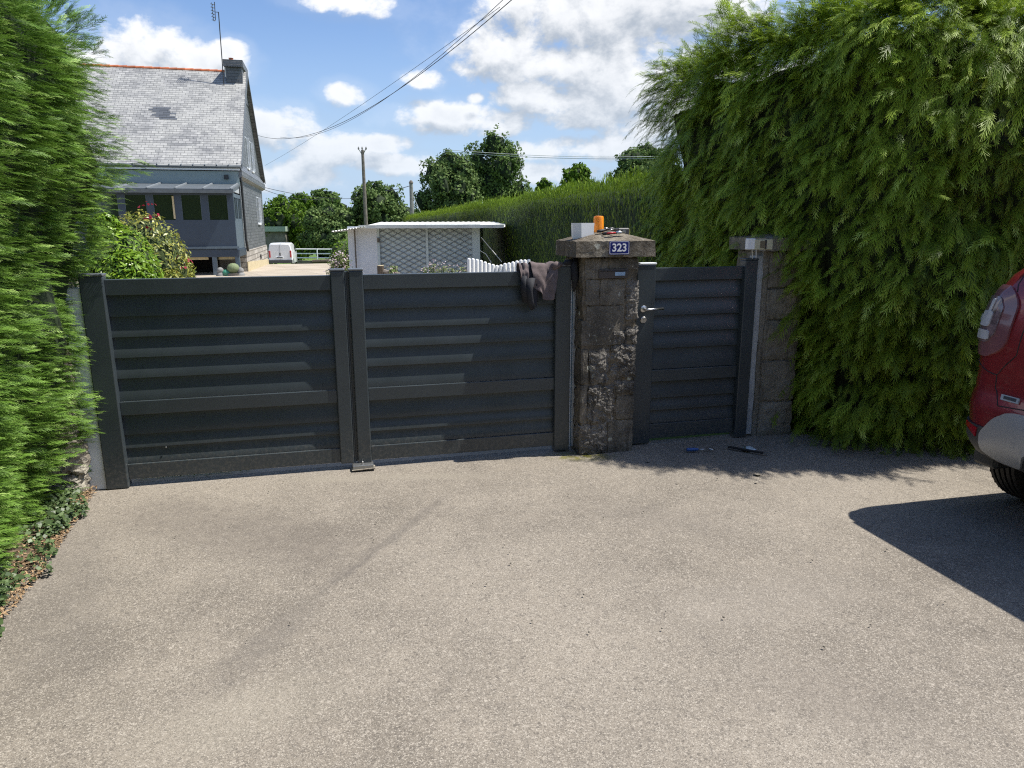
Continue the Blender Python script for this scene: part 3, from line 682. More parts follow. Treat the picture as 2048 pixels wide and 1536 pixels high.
# number plaque
def roundrect(w_, h_, r_, n=5):
    out = []
    for cx, cy, a0 in ((w_ / 2 - r_, h_ / 2 - r_, 0), (-w_ / 2 + r_, h_ / 2 - r_, 90), (-w_ / 2 + r_, -h_ / 2 + r_, 180), (w_ / 2 - r_, -h_ / 2 + r_, 270)):
        for i in range(n + 1): a = R(a0 + 90 * i / n); out.append((cx + r_ * math.cos(a), cy + r_ * math.sin(a)))
    return out
sa, za = onplane(1218, 482, -.213); sb, zb = onplane(1258, 509, -.213); pc, pz = (sa + sb) / 2, (za + zb) / 2; pwid, phgt = sb - sa, za - zb
m_ = MB(); m_.prism([(pc + a, pz + b) for a, b in roundrect(pwid, phgt, .012)], -.219, -.212, 'y'); pq = m_.build('number_plaque', M['enamel'], pil)
m_ = MB(); o1 = roundrect(pwid - .008, phgt - .008, .010); o2 = roundrect(pwid - .014, phgt - .014, .008); n = len(o1)
m_.add([(pc + a, -.2200, pz + b) for a, b in o1] + [(pc + a, -.2200, pz + b) for a, b in o2], [(i, (i + 1) % n, n + (i + 1) % n, n + i) for i in range(n)]); m_.build('border_line', M['enamel_w'], pq)
tx = bpy.data.curves.new('digits', 'FONT'); tx.body = '323'; tx.size = phgt * .80; tx.align_x = 'CENTER'; tx.align_y = 'CENTER'; tx.extrude = .0006; tx.offset = .0016; tx.space_character = 1.0
to = bpy.data.objects.new('digits', tx); COL.objects.link(to); to.parent = pq; to.location = (pc, -.2203, pz - .001); to.rotation_euler = (R(90), 0, 0); tx.materials.append(M['enamel_w'])
# letter slot
sa, za = onplane(1198, 539, -.152); sb, zb = onplane(1256, 556, -.152)
m_ = MB(); m_.box(sa, sb, -.158, -.12, zb, za); ls = bevel(m_.build('letter_slot', plain('bronze_plate', (.06, .05, .045), .5), pil), .002)
m_ = MB(); m_.box(sa + .01, sb - .01, -.163, -.157, za - .014, za - .010); m_.build('flap_edge', M['black'], ls)
s1_, z1_ = onplane(1230, 544, -.16); s2_, z2_ = onplane(1250, 551, -.16); m_ = MB(); m_.box(s1_, s2_, -.163, -.157, z2_, z1_); m_.build('name_plate', plain('pale_blue_card', (.28, .40, .55), .4), ls)
# fresh strip between gate post and pillar
m_ = MB(); m_.box(3.080, 3.127, .0, .03, .03, 1.40); m_.build('white_strip', M['strip_white'], pil)
m_ = MB(); m_.box(3.098, 3.106, -.004, .001, .03, 1.32); m_.build('seal_line', M['strip_blue'], pil)
pts = [(3.118, .03 + .04 * i) for i in range(34)]; poly = [(3.1275 + .012 * math.sin(i * 1.3) + .008 * math.sin(i * 3.1), z) for i, (_, z) in enumerate(pts)]
m_ = MB(); m_.prism([(3.110, .03)] + [(a + .012, z) for a, z in poly] + [(3.110, poly[-1][1])], -.003, .06, 'y'); m_.build('render_edge', M['plinth'], pil)
# right pillar
rpz = thing('stone_pillar', 'grey stone pillar half covered by the tall hedge, right of the small gate', 'pillar', gp(0, 0), GA)
m_ = MB(); block(m_, 4.66, 5.00, -.03, .36, 0, 1.50, .010, 26, 4); m_.build('shaft', M['rpillar'], rpz, True)
for kk, (a, b) in enumerate(((0, .28), (.3, .62), (.64, .95), (.97, 1.2), (1.22, 1.49))):
    m_ = MB(); block(m_, 4.70, 5.01, -.045, .10, a, b, .008, 16, kk * 5.1, .01); m_.build('stone_block', M['rpillar'], rpz, True)
m_ = MB(); capstone(m_, 4.625, 5.10, -.09, .44, 1.500, 1.598, 1.64, 16, 6, .006); auto(m_.build('cap', M['rpillar'], rpz), 40)
poly = [(4.735 + .012 * math.sin(i * 1.1) + .006 * math.sin(i * 2.9), .02 + .045 * i) for i in range(33)]
m_ = MB(); m_.prism([(4.600, .02)] + [(a - .045, b) for a, b in poly] + [(4.600, poly[-1][1])], -.02, .08, 'y'); m_.build('render_edge', M['plinth'], rpz)
# intercom boxes on right pillar cap
ic = thing('intercom', 'white and beige plastic intercom boxes fixed to the right pillar cap', 'intercom', gp(0, 0), GA)
def boxpx(mb, x0, y0, x1, y1, t_, dep, ch=.003):
    sa, za = onplane(x0, y0, t_); sb, zb = onplane(x1, y1, t_); mb.box(sa, sb, t_, t_ + dep, zb, za, ch); return mb
boxpx(MB(), 1497, 477, 1510, 499, -.145, .04).build('white_box', M['white'], ic)
boxpx(MB(), 1511, 479, 1545, 499, -.15, .045).build('beige_box', M['beige'], ic)
boxpx(MB(), 1522, 482, 1530, 496, -.156, .007, .001).build('button_plate', plain('brown_button', (.16, .13, .08), .5), ic)
boxpx(MB(), 1531, 480, 1533, 498, -.154, .005, .0005).build('cover_seam', M['blackp'], ic)
m_ = MB(); a = onplane(1506, 500, -.11); b_ = onplane(1505, 517, -.05); m_.tube([(a[0], -.10, a[1]), (b_[0], -.05, b_[1])], .004, 6); m_.tube([(a[0] + .035, -.10, a[1]), (b_[0] + .035, -.045, b_[1])], .005, 6); m_.build('cable', M['strip_white'], ic)
# left pillar behind hedge
lpz = thing('stone_pillar', 'pale rough stone pillar base peeping out under the left hedge', 'pillar', gp(0, 0), GA)
for kk, (a, b, w0) in enumerate(((0, .14, -.32), (.15, .36, -.30), (.37, .66, -.34), (.67, 1.0, -.33), (1.01, 1.35, -.33))):
    m_ = MB(); block(m_, -.60, w0 + .07, -.12, .3, a, b, .020, 18, 20 + kk * 4.7, .03); m_.build('stone_block', M['pale_stone'], lpz)
poly = [(-.245 + .016 * math.sin(i * 1.4) + .01 * math.sin(i * 3.3), .005 + .04 * i) for i in range(34)]
m_ = MB(); m_.prism([(-.137, .005)] + [(-.137, poly[-1][1])] + poly[::-1], -.03, .06, 'y'); m_.build('render_edge', M['strip_white'], lpz)

# ------------------------------------------------------------------ things on the pillar cap
def cap_z(s_, t_):
    sc_, tc_ = (s0c + s1c) / 2, .0325; f = max(abs(s_ - sc_) / ((s1c - s0c) / 2), abs(t_ - tc_) / .2375); return 1.588 + .084 * (1 - min(1, f))
def onp(px, py, t_): s_, z_ = onplane(px, py, t_); return s_
pc_ = thing('plastic_box', 'open white plastic box left on the pillar cap', 'box', gp(0, 0), GA)
sa, z1w = onplane(1145, 446, -.02); sb, z0w = onplane(1183, 468, -.02)
m_ = MB(); pr = [(sa, -.03), (sa + .045, -.085), (sb, -.075), (sb - .02, .03), (sa + .01, .04)]
zb0 = 1.602; inn = [((a - (sa + sb) / 2) * .9 + (sa + sb) / 2, (b) * .9) for a, b in pr]; n = 5
vs = [(a * .93 + (sa + sb) / 2 * .07, b, zb0 + (.012 if i in (1, 2) else -.008 if i == 0 else .02)) for i, (a, b) in enumerate(pr)] + [(a, b, z1w) for a, b in pr] + [(a, b, z1w) for a, b in inn] + [(a, b, zb0 + .03) for a, b in inn]
fs = [(4, 3, 2, 1, 0)] + [(i, (i + 1) % n, n + (i + 1) % n, n + i) for i in range(n)] + [(n + i, n + (i + 1) % n, 2 * n + (i + 1) % n, 2 * n + i) for i in range(n)] + [(2 * n + i, 2 * n + (i + 1) % n, 3 * n + (i + 1) % n, 3 * n + i) for i in range(n)] + [(15, 16, 17, 18, 19)]
m_.add(vs, fs); m_.build('shell', M['white'], pc_)
sbx = (onp(1186, 450, .0) + onp(1208, 450, .0)) / 2; rr_ = (onp(1207, 450, .0) - onp(1187, 450, .0)) / 2; zt = onplane(1197, 432, .0)[1]
bc = thing('beacon_light', 'orange flashing beacon lamp standing on the pillar cap', 'beacon', gp(sbx, .0, 0), GA)
zb_ = 1.635; m_ = MB(); m_.lathe([(rr_ * 1.02, zb_ - .02), (rr_ * 1.05, zb_ + .012)], n=28); auto(m_.build('base', M['white'], bc))
hl = zt - zb_ - .012; m_ = MB(); m_.lathe([(rr_ * 1.0, zb_ + .0125), (rr_ * .98, zb_ + .02), (rr_ * .90, zt - .008), (rr_ * .84, zt - .001), (rr_ * .3, zt + .001)], n=32); auto(m_.build('amber_lens', M['orange'], bc), 40)
wr = MB(); 
for k in range(16):
    a = 2 * math.pi * k / 16; wr.tube([(rr_ * .985 * math.cos(a), rr_ * .985 * math.sin(a), zb_ + .02), (rr_ * .905 * math.cos(a), rr_ * .905 * math.sin(a), zt - .012)], .0012, 4)
wr.build('lens_ribs', M['orange'], bc)
m_ = MB(); m_.tube([(.0, .01, zt - .02), (.004, .012, zt + .05), (-.002, .012, zt + .10)], .0009, 5); m_.build('aerial', M['steel'], bc)
# pliers
pl = thing('pliers', 'red and black handled pliers lying on the pillar cap', 'pliers', gp(0, 0), GA)
s0_, s1_ = onp(1206, 465, -.12), onp(1250, 465, -.12); zc = cap_z((s0_ + s1_) / 2, -.10) + .012
m_ = MB(); m_.tube([(s0_, -.115, zc), (s0_ + .04, -.135, zc + .004), (s0_ + .10, -.125, zc + .006)], [.006, .009, .006], 8); m_.tube([(s0_ + .005, -.095, zc + .004), (s0_ + .05, -.085, zc + .01), (s0_ + .10, -.115, zc + .01)], [.006, .009, .006], 8); m_.build('handle_grips', M['black'], pl, True)
m_ = MB(); m_.tube([(s0_ + .02, -.142, zc + .005), (s0_ + .06, -.143, zc + .008), (s0_ + .09, -.135, zc + .008)], [.004, .006, .004], 8); m_.build('red_inlay', M['red'], pl, True)
m_ = MB(); m_.tube([(s0_ + .10, -.12, zc + .008), (s0_ + .125, -.12, zc + .010), (s1_, -.118, zc + .008)], [.012, .013, .004], 8); m_.build('jaws', M['metal'], pl, True)
# screwdriver
sv = thing('pocket_tool', 'black folding tool beside the beacon on the pillar cap', 'tool', gp(0, 0), GA)
a0, a1 = onp(1194, 460, -.07), onp(1232, 456, -.04); zc = cap_z(a0 + .06, -.05) + .012
m_ = MB(); m_.tube([(a0, -.075, zc), (a0 + .03, -.07, zc + .003), (a0 + .085, -.06, zc + .014)], [.009, .012, .009], 8); m_.build('grip', M['black'], sv, True)
m_ = MB(); m_.tube([(a0 + .075, -.055, zc + .012), (a0 + .12, -.055, zc + .018), (a1, -.05, zc + .008)], [.008, .012, .01], 8); m_.build('body', M['blackp'], sv, True)
m_ = MB(); m_.tube([(a0 + .06, -.06, zc + .025), (a0 + .085, -.07, zc + .018)], .006, 6); m_.tube([(a0 + .085, -.07, zc + .016), (a0 + .13, -.075, zc + .012)], .003, 6); m_.build('blade', M['metal'], sv, True)
# tape measure
tm = thing('tape_measure', 'grey tape measure with a yellow edge at the right of the pillar cap', 'tape measure', gp(0, 0), GA)
b0, b1 = onp(1234, 455, -.02), onp(1257, 455, -.02); zc = cap_z((b0 + b1) / 2, .0)
m_ = MB(); m_.box(b0, b1, -.045, .02, zc - .012, zc + .040, .008); m_.build('case', M['greyplas'], tm)
m_ = MB(); m_.box(b1 + .0005, b1 + .005, -.04, .015, zc - .014, zc + .034, .002); m_.build('edge_strip', plain('yellow_plastic', (.5, .5, .12), .5), tm)
m_ = MB(); m_.lathe([(.014, -.0455), (.014, -.050)], ((b0 + b1) / 2, 0, zc + .014), 16, 'y'); m_.build('round_label', M['steel'], tm)

# ------------------------------------------------------------------ jacket over the gate
jk = thing('jacket', 'taupe work jacket with black lining draped over the right gate leaf', 'jacket', gp(0, 0), GA)
def drape(mb, sA, sB, zfront, zback, amp, nf, off=0.0, lean=0.0, seed=0, n=46, top=1.402):
    rows = []
    for i in range(n + 1):
        a = i / n; row = []
        zf = zfront(a); zb2 = zback
        for j in range(41):
            b = j / 40
            if b < .35: f = 1 - b / .35; tt = .036 + off; z = top - (top - zb2) * f; drop = f
            elif b < .5: g_ = (b - .35) / .15 * math.pi; tt = (.036 + off) * math.cos(g_); z = top + (.030 + off) * math.sin(g_) * .9; drop = 0
            else: f = (b - .5) / .5; tt = -.036 - off - .018 * math.sin(min(1, f * 3) * math.pi / 2); z = top - (top - zf) * f; drop = f
            wv = math.sin(a * nf * math.pi * 2 + seed + 1.7 * drop) * .6 + math.sin(a * nf * 3.7 + seed * 2 + 3 * drop) * .4
            wv += .8 * MN.noise(Vector((a * 5 + seed, drop * 3 * (1 if b > .5 else -1), seed)))
            s_ = sA + (sB - sA) * a + lean * drop + .012 * wv * drop + (sA + sB - 2 * (sA + (sB - sA) * a)) * .12 * drop
            tt += (-1 if b >= .42 else 1) * (amp * (.35 + drop) * (wv * .5 + .5)); z += .006 * wv + (.012 * MN.noise(Vector((a * 3 + seed, 1, 2))) if drop == 0 else 0)
            row.append((s_, tt, z))
        rows.append(row)
    mb.grid(rows); return mb
def addthick(o, th=.003):
    m = o.modifiers.new('cloth', 'SOLIDIFY'); m.thickness = th; m2 = o.modifiers.new('sub', 'SUBSURF'); m2.levels = 1; m2.render_levels = 1; return o
j0, j1 = onplane(1048, 545, -.06)[0], onplane(1118, 545, -.06)[0]
addthick(drape(MB(), j0 + .00, j0 + .13, lambda a: 1.17 - .05 * a, 1.12, .020, 1.3, .004, -.01, 1.1).build('lining', M['lining'], jk, True))
addthick(drape(MB(), j0 + .055, j1 - .01, lambda a: 1.27 - .085 * a - .05 * math.sin(a * 3.0), 1.15, .024, 1.6, .012, .0, 4.2).build('body_fabric', M['taupe'], jk, True))
addthick(drape(MB(), j0 + .13, j1 - .035, lambda a: 1.225 - .035 * math.cos(a * 5), 1.1, .010, 2.2, .002, .0, 7.7).build('lower_lining', plain('dark_plum_cloth', (.03, .022, .026), .9, var=.2), jk, True))
addthick(drape(MB(), j0 - .03, j0 + .035, lambda a: 1.27 + .02 * a, 1.2, .010, .7, .010, .0, 2.3).build('lapel', M['taupe'], jk, True))
m_ = MB(); m_.tube([(j0 + .045, -.075, 1.33), (j0 + .035, -.082, 1.25), (j0 + .04, -.080, 1.17), (j0 + .062, -.075, 1.105)], [.030, .034, .030, .012], 14); m_.disp(.014, 18); m_.build('sleeve', M['lining'], jk, True)
m_ = MB(); m_.tube([(j0 + .002, -.066, 1.35), (j0 - .002, -.07, 1.27), (j0 + .008, -.072, 1.16)], [.020, .024, .018], 12); m_.disp(.010, 18); m_.build('sleeve', M['lining'], jk, True)
m_ = MB(); m_.tube([(j1 - .05, -.052, 1.405), (j1 - .01, -.045, 1.418), (j1 + .035, -.03, 1.425)], [.030, .026, .014], 12); m_.disp(.010, 22); m_.build('collar', M['taupe'], jk, True)
m_ = MB()
for k in range(5): s_ = j1 - .075 + k * .010; m_.tube([(s_, -.078, 1.27), (s_ + .004 * math.sin(k), -.08, 1.23), (s_ + .006 * math.cos(k * 2), -.077, 1.195 - .004 * k)], .0022, 5)
m_.build('drawstring', M['taupe'], jk)
rg = thing('black_cloth', 'crumpled black cloth stuffed between the right gate post and the pillar', 'cloth', gp(0, 0), GA)
m_ = MB(); m_.tube([(3.112, -.03, 1.47), (3.10, -.045, 1.41), (3.105, -.05, 1.32), (3.098, -.045, 1.23)], [.020, .030, .022, .006], 14); m_.disp(.014, 24); m_.build('folds', M['lining'], rg, True)
m_ = MB(); m_.tube([(3.01, -.02, 1.408), (3.04, -.032, 1.432), (3.09, -.03, 1.44)], [.012, .022, .02], 12); m_.disp(.008, 30); m_.build('loose_end', M['lining'], rg, True)

# ------------------------------------------------------------------ tools on the ground
p0, p1 = ground(1372, 906), ground(1428, 904)
ch = thing('chisel', 'blue handled tool with a steel shank lying in front of the small gate', 'tool', (p0[0], p0[1], .012), math.atan2(p1[1] - p0[1], p1[0] - p0[0])); L = float(np.linalg.norm(p1 - p0))
m_ = MB(); m_.lathe([(.004, 0), (.013, .004), (.014, L * .3), (.010, L * .38), (.012, L * .42)], (0, 0, .014), 14, 'x'); auto(m_.build('handle', M['bluep'], ch), 40)
m_ = MB(); m_.tube([(L * .42, 0, .013), (L * .8, 0, .012)], .005, 8); m_.tube([(L * .8, 0, .012), (L * .9, .014, .012), (L, .012, .012)], .005, 8); m_.tube([(L * .8, 0, .012), (L * .9, -.014, .012), (L, -.010, .012)], .005, 8); m_.build('shank', M['metal'], ch, True)
p0, p1 = ground(1456, 899), ground(1535, 913)
fb = thing('flat_bar', 'thin black steel bar lying on the shaded asphalt', 'bar', (p0[0], p0[1], .012), math.atan2(p1[1] - p0[1], p1[0] - p0[0])); L = float(np.linalg.norm(p1 - p0))
m_ = MB(); m_.box(0, L - .03, -.012, .012, .004, .016, .002); m_.build('bar', M['black'], fb); m_ = MB(); m_.prism([(L - .0295, -.011), (L, -.004), (L, .004), (L - .0295, .011)], .006, .014, 'z'); m_.build('bar_tip', M['steel'], fb)
p0 = ground(1497, 902); bl = thing('blister_pack', 'crumpled clear plastic pack lying beside the black bar', 'packaging', (p0[0], p0[1], .012), .3)
m_ = MB(); m_.grid([[(x_ * .045, y_ * .035, .004 + .022 * max(0, 1 - x_ * x_) * max(0, 1 - y_ * y_) + .004 * math.sin(9 * x_ + 7 * y_)) for y_ in np.linspace(-1, 1, 9)] for x_ in np.linspace(-1, 1, 9)]); m_.build('tray', M['clear'], bl)
m_ = MB(); m_.grid([[(-.05 + .012 * math.sin(3 * a), .02 * b, .003 + .035 * a) for b in np.linspace(-1, 1, 4)] for a in np.linspace(0, 1, 6)]); m_.build('flap', M['clear'], bl)
# flecks of plaster and leaves on the asphalt
m_ = MB()
for x_, y_, r_ in ((1296, 925, .018), (1355, 968, .01), (1515, 951, .03), (1513, 967, .012)):
    p = ground(x_, y_); m_.lathe([(r_ * .9, .0122), (r_ * .8, .0135), (r_ * .35, .0145)], (p[0], p[1], 0), 7)
for k in range(60):
    p = ground(rng.uniform(250, 1900), rng.uniform(930, 1300)); r_ = rng.uniform(.002, .006); m_.lathe([(r_, .0125), (r_ * .8, .012 + r_), (r_ * .2, .012 + r_ * 1.2)], (p[0], p[1], 0), 5)
tag(m_.build('plaster_crumbs', M['pale_stone']), 'pale crumbs of plaster and grit scattered over the asphalt', 'debris', kind='stuff')

# ------------------------------------------------------------------ strip of soil, litter and ivy under the left hedge
m_ = MB(); rows = []
for i in range(60):
    t_ = .0 - i * .1; e = -.27 + .02 * math.sin(i * .9) + .015 * math.sin(i * 2.3) + .03 * max(0, 1 - abs(i - 2) / 4) + min(.10, .012 * i)
    rows.append([gp(-1.9 + (e + 1.9) * k / 14, t_, .014 + .05 * (1 - (k / 14) ** 3) + .012 * lump((i * .5, k, 0), 1.3) * (k < 14)) for k in range(15)])
m_.grid(rows); tag(m_.build('soil_bed', M['soil']), kind='structure')
def leafcloud(name, P, N_, size, mat, parent=None, tint=None, asp=.5, curl=.25):
    n = len(P); a = rng.normal(0, 1, (n, 3)); X = np.cross(N_, a); X /= np.linalg.norm(X, axis=1, keepdims=True) + 1e-9; Yv = np.cross(N_, X); Yv /= np.linalg.norm(Yv, axis=1, keepdims=True) + 1e-9
    S = rng.uniform(size[0], size[1], n)[:, None]; T = [(-.5, 0, 0), (0, -asp / 2, curl * .3), (.5, 0, -.05), (0, asp / 2, curl * .3)]
    V = np.stack([P + S * (x_ * X + y_ * Yv + z_ * N_) for x_, y_, z_ in T], 1).reshape(-1, 3); F = np.arange(4 * n).reshape(n, 4)
    tn = np.clip(rng.normal(.45, .25, n), 0, 1) if tint is None else tint
    return npmesh(name, V, F, mat, parent, np.repeat(tn, 4))
n = 13000; tt = -rng.random(n) ** .8 * 4.2; ed = -.22 + .05 * np.sin(tt * 9) + .03 * np.sin(tt * 23) + np.minimum(.13, -tt * .11); ss = ed - np.abs(rng.normal(0, .16, n)) - .02
keep = (np.sin(tt * 5.3 + ss * 9) + rng.normal(0, .5, n)) > -.35
P = np.array([gp(s_, t_, .02 + abs(rng.normal(0, .035))) for s_, t_ in zip(ss[keep], tt[keep])]); N_ = np.array([0, 0, 1.]) + rn(len(P), .45) + np.array([.25, -.25, 0])
io = leafcloud('ivy', P, N_ / np.linalg.norm(N_, axis=1, keepdims=True), (.014, .036), M['ivy'], asp=.85); tag(io, 'low dull green ivy creeping out from under the left hedge', 'ivy', kind='stuff')
n = 5200; tt = -rng.random(n) * 3.6; ss = -.19 + np.minimum(.1, -tt * .08) - np.abs(rng.normal(0, .12, n)); P = np.array([gp(s_, t_, .016 + abs(rng.normal(0, .012))) for s_, t_ in zip(ss, tt)]); N_ = np.array([0, 0, 1.]) + rn(n, .3)
lo = leafcloud('leaf_litter', P, N_ / np.linalg.norm(N_, axis=1, keepdims=True), (.008, .032), plain('dry_leaf', (.30, .20, .11), .9, var=.5, scale=40), asp=.35); tag(lo, 'dry brown leaf litter along the foot of the left hedge', 'leaf litter', kind='stuff')
# grass tuft seen under the left leaf
n = 1600; ss = rng.uniform(.0, .75, n); tt = rng.uniform(.10, .6, n); P = np.array([gp(s_, t_, .01) for s_, t_ in zip(ss, tt)])
D = np.array([0, 0, 1.]) + rn(n, .35); blade = (np.array([[0, -.06, 0], [0, .06, 0], [.6, .03, 0], [1, 0, 0]]), np.array([[0, 1, 2, 3]]), np.array([0, 0, .6, 1.]))
tag(scatter('grass', [blade], P, D, rn(n, 1.), rng.uniform(.03, .07, n), M['grass'], None), 'short green grass behind the left gate leaf', 'grass', kind='stuff')

# ------------------------------------------------------------------ house
HO = np.array([-10.703, 29.0, -.12]); hs = thing('house', 'slate-hung house with a steep slate roof and blue-grey glazed veranda', 'house', HO, GA)
zo = .12
PROF = [(-.35, 4.02), (.15, 4.36), (.8, 4.92), (1.9, 5.86), (3.4, 7.12), (4.9, 8.38), (6.4, 7.12), (7.9, 5.86), (9.0, 4.92), (9.6, 4.36), (10.1, 4.02)]
LX = -11.5
m_ = MB(); m_.box(LX, -.003, 0, 9.75, .85, 3.9); m_.build('wall', M['slate_wall'], hs)
m_ = MB(); m_.add([(0, 0.02, .86), (0, 9.73, .86), (0, 9.73, 3.89), (0, .02, 3.89)], [(0, 1, 2, 3)]); 
m_ = MB(); m_.prism([(0, .86), (9.75, .86), (9.75, 3.9)] + [(y_, z_ + zo - .06) for y_, z_ in PROF[::-1] if -0.3 < y_ < 9.9] + [(0, 3.9)], -.30, -.0, 'x'); m_.build('gable_wall', M['slate_wall'], hs)
m_ = MB(); m_.box(LX, .05, 5.0, 9.8, -.5, .85); m_.box(-.3, .05, -.02, 5.0, -.5, .85); m_.box(LX, -2.6, .0, 5.0, -.5, .85); m_.build('stone_base', M['rubble'], hs)
m_ = MB(); m_.prism([(-.03, -.5), (9.8, -.5), (9.8, .10), (-.03, .42)], .052, .075, 'x'); m_.build('cream_plinth', M['cream'], hs)
# flared skirt under gable eaves
m_ = MB(); m_.prism([(.001, 3.62), (.16, 3.72), (.16, 3.95), (.001, 4.25)], -.3, 10.1, 'y'); m_.build('skirt', M['slate_wall'], hs)
# roof
def roofslab(pr, x0, x1, th):
    mb = MB(); up = [(y_, z_ + zo) for y_, z_ in pr]; lo = [(y_, z_ + zo - th) for y_, z_ in pr]
    mb.prism(up + lo[::-1], x0, x1, 'x'); return mb
rf = roofslab(PROF[:6], LX - .2, .16, .09).build('roof', M['slate_roof'], hs); roofslab(PROF[5:], LX - .2, .16, .09).build('roof', M['slate_wall'], hs)
m_ = MB(); e = [(y_, z_ + zo) for y_, z_ in PROF]; m_.prism([(y_, z_ + .02) for y_, z_ in e] + [(y_, z_ - .14) for y_, z_ in e[::-1]], .162, .20, 'x'); m_.build('verge', M['zinc'], hs)
m_ = MB(); rt = MB()
for k in range(34):
    x_ = -.72 - k * .33; rt.tube([(x_ + .01, 4.9, 8.48), (x_ - .325, 4.9, 8.47)], [.08, .07], 10)
rt.build('ridge_tiles', M['tile'], hs)
# dark slate repair patch on the roof
def roofpt(x_, y_, off=.0):
    for (a, za), (b, zb2) in zip(PROF, PROF[1:]):
        if y_ <= b: return (x_, y_, za + (zb2 - za) * (y_ - a) / (b - a) + zo + off)
m_ = MB(); 
for i in range(7):
    y_ = 1.95 + i * .095; w0 = -3.05 - .1 * (i % 3) - .05 * i; m_.grid([[roofpt(w0, y_, .012), roofpt(w0 + .75 - .08 * ((i + 1) % 2), y_, .012)], [roofpt(w0, y_ + .093, .006), roofpt(w0 + .75 - .08 * ((i + 1) % 2), y_ + .093, .006)]])
m_.build('roof_repair', M['slate_wall_x'], rf)
m_ = MB(); m_.tube([(LX, -.42, 4.06), (.14, -.42, 4.06)], .065, 10); g_ = m_.build('gutter', M['zinc'], hs, True)
for k in range(16): m_ = MB(); m_.box(-.3 - k * .42, -.27 - k * .42, -.50, -.36, 4.11, 4.15); m_.build('gutter_hook', M['lightzinc'], g_)
m_ = MB(); m_.box(LX, .10, -.40, -.34, 3.93, 4.0); m_.build('drip_edge', M['white'], hs)
m_ = MB(); m_.box(LX, .04, -.30, -.003, 3.42, 3.90); m_.build('fascia_board', M['soffit'], hs)
m_ = MB(); m_.box(-.50, -.34, -.40, -.302, 3.60, 3.76, .01); m_.build('floodlight', M['blackp'], hs)
# chimney
m_ = MB(); m_.box(-.62, .03, 4.15, 6.05, 7.2, 8.64); m_.build('chimney', M['slate_wall_x'], hs)
chn = thing_parent = hs.children[-1]
m_ = MB(); m_.box(-.70, .10, 4.05, 6.15, 8.56, 8.82); m_.build('chimney_crown', M['slate_wall_x'], chn)
m_ = MB()
for k in range(8): m_.lathe([(.05, -.001), (.05, -.03)], (-.66 + k * .1, 4.049, 8.57), 8, 'y')
m_.build('scalloped_trim', M['slate_wall_x'], chn)
m_ = MB(); m_.lathe([(.10, 8.82), (.09, 8.97), (.11, 8.98)], (-.42, 4.6, 0), 12); m_.build('chimney_pot', M['tile'], chn)
m_ = MB(); m_.box(-.69, -.64, 4.3, 4.42, 8.15, 8.55); m_.build('white_bracket', M['white'], chn)
# veranda
VY = -2.4; ver = hs
m_ = MB(); m_.box(-9.5, .0, VY, .0 - .003, .96, 1.0); m_.build('veranda_floor', M['bluegrey'], hs)
m_ = MB(); m_.box(-9.5, .0, VY, VY + .06, 1.0, 2.02); m_.build('lower_panel', M['bluegrey'], hs)
m_ = MB(); m_.box(-.055, .003, VY + .06, -.01, 1.0, 2.02); m_.build('side_panel', M['bluegrey_l'], hs)
m_ = MB(); m_.box(-9.5, .08, VY - .07, VY - .0, 1.02, 1.10); m_.build('sill_band', M['bluegrey_l'], hs)
m_ = MB(); m_.box(-9.5, .05, VY - .02, VY + .16, .72, .98); m_.box(-.12, .06, VY + .16, -.01, .72, .98); m_.build('beam', M['bluegrey'], hs)
m_ = MB(); 
for xa, xb in ((-9.4, -1.05), (-.70, -.14)): m_.box(xa, xb, VY + .165, VY + .19, .62, .78)
m_.build('cream_board', M['cream'], hs)
for xa, xb in ((-.90, -.74), (-.10, .05)): m_ = MB(); m_.box(xa, xb, VY, VY + .16, -.9, .72); m_.build('veranda_post', M['bluegrey_l'], hs)
WX = [(-.20, -.86), (-1.10, -1.76), (-1.98, -2.68), (-2.90, -3.60), (-3.82, -4.5), (-4.72, -5.4)]
m_ = MB(); m_.box(-9.5, .0, VY + .0, VY + .06, 2.92, 3.06); x_ = .0
m_.box(-9.5, .0, VY, VY + .06, 2.0205, 2.05)
edges = [.0] + [v_ for w_ in WX for v_ in w_] + [-9.5]
for a, b in zip(edges[0::2], edges[1::2]): m_.box(b, a, VY, VY + .07, 2.05, 2.92)
m_.build('window_frame', M['bluegrey'], hs); wf = hs.children[-1]
for a, b in WX:
    m_ = MB(); m_.box(b + .015, a - .015, VY + .03, VY + .04, 2.05, 2.92); m_.build('pane', M['glass'], wf)
    m_ = MB()
    for xa, xb, za, zb2 in ((b, b + .015, 2.05, 2.92), (a - .015, a, 2.05, 2.92), (b + .015, a - .015, 2.03, 2.05), (b + .015, a - .015, 2.92, 2.935)): m_.box(xa, xb, VY + .012, VY + .05, za, zb2)
    m_.build('sash', M['bluegrey_l'], wf)
m_ = MB(); m_.box(-2.05, -1.99, VY - .02, VY + .02, 2.09, 2.88); m_.build('open_shutter_edge', M['cream'], wf)
for k in range(2):
    ya = VY + .25 + k * 1.05; m_ = MB(); m_.box(-.03, -.02, ya, ya + .85, 2.1, 2.86); m_.build('side_pane', M['glass'], hs)
    m_ = MB(); 
    for yb, yc, za, zb2 in ((ya - .08, ya, 2.021, 3.0), (ya + .85, ya + .93, 2.021, 3.0), (ya, ya + .85, 2.86, 3.0), (ya, ya + .85, 2.021, 2.1), (ya + .41, ya + .45, 2.1, 2.86)): m_.box(-.05, .004, yb, yc, za, zb2)
    m_.build('side_frame', M['bluegrey_l'], hs)
# veranda interior
m_ = MB(); m_.box(-9.4, -.1, -.05, -.01, 1.0, 2.95); m_.build('inner_wall', M['dark'], hs)
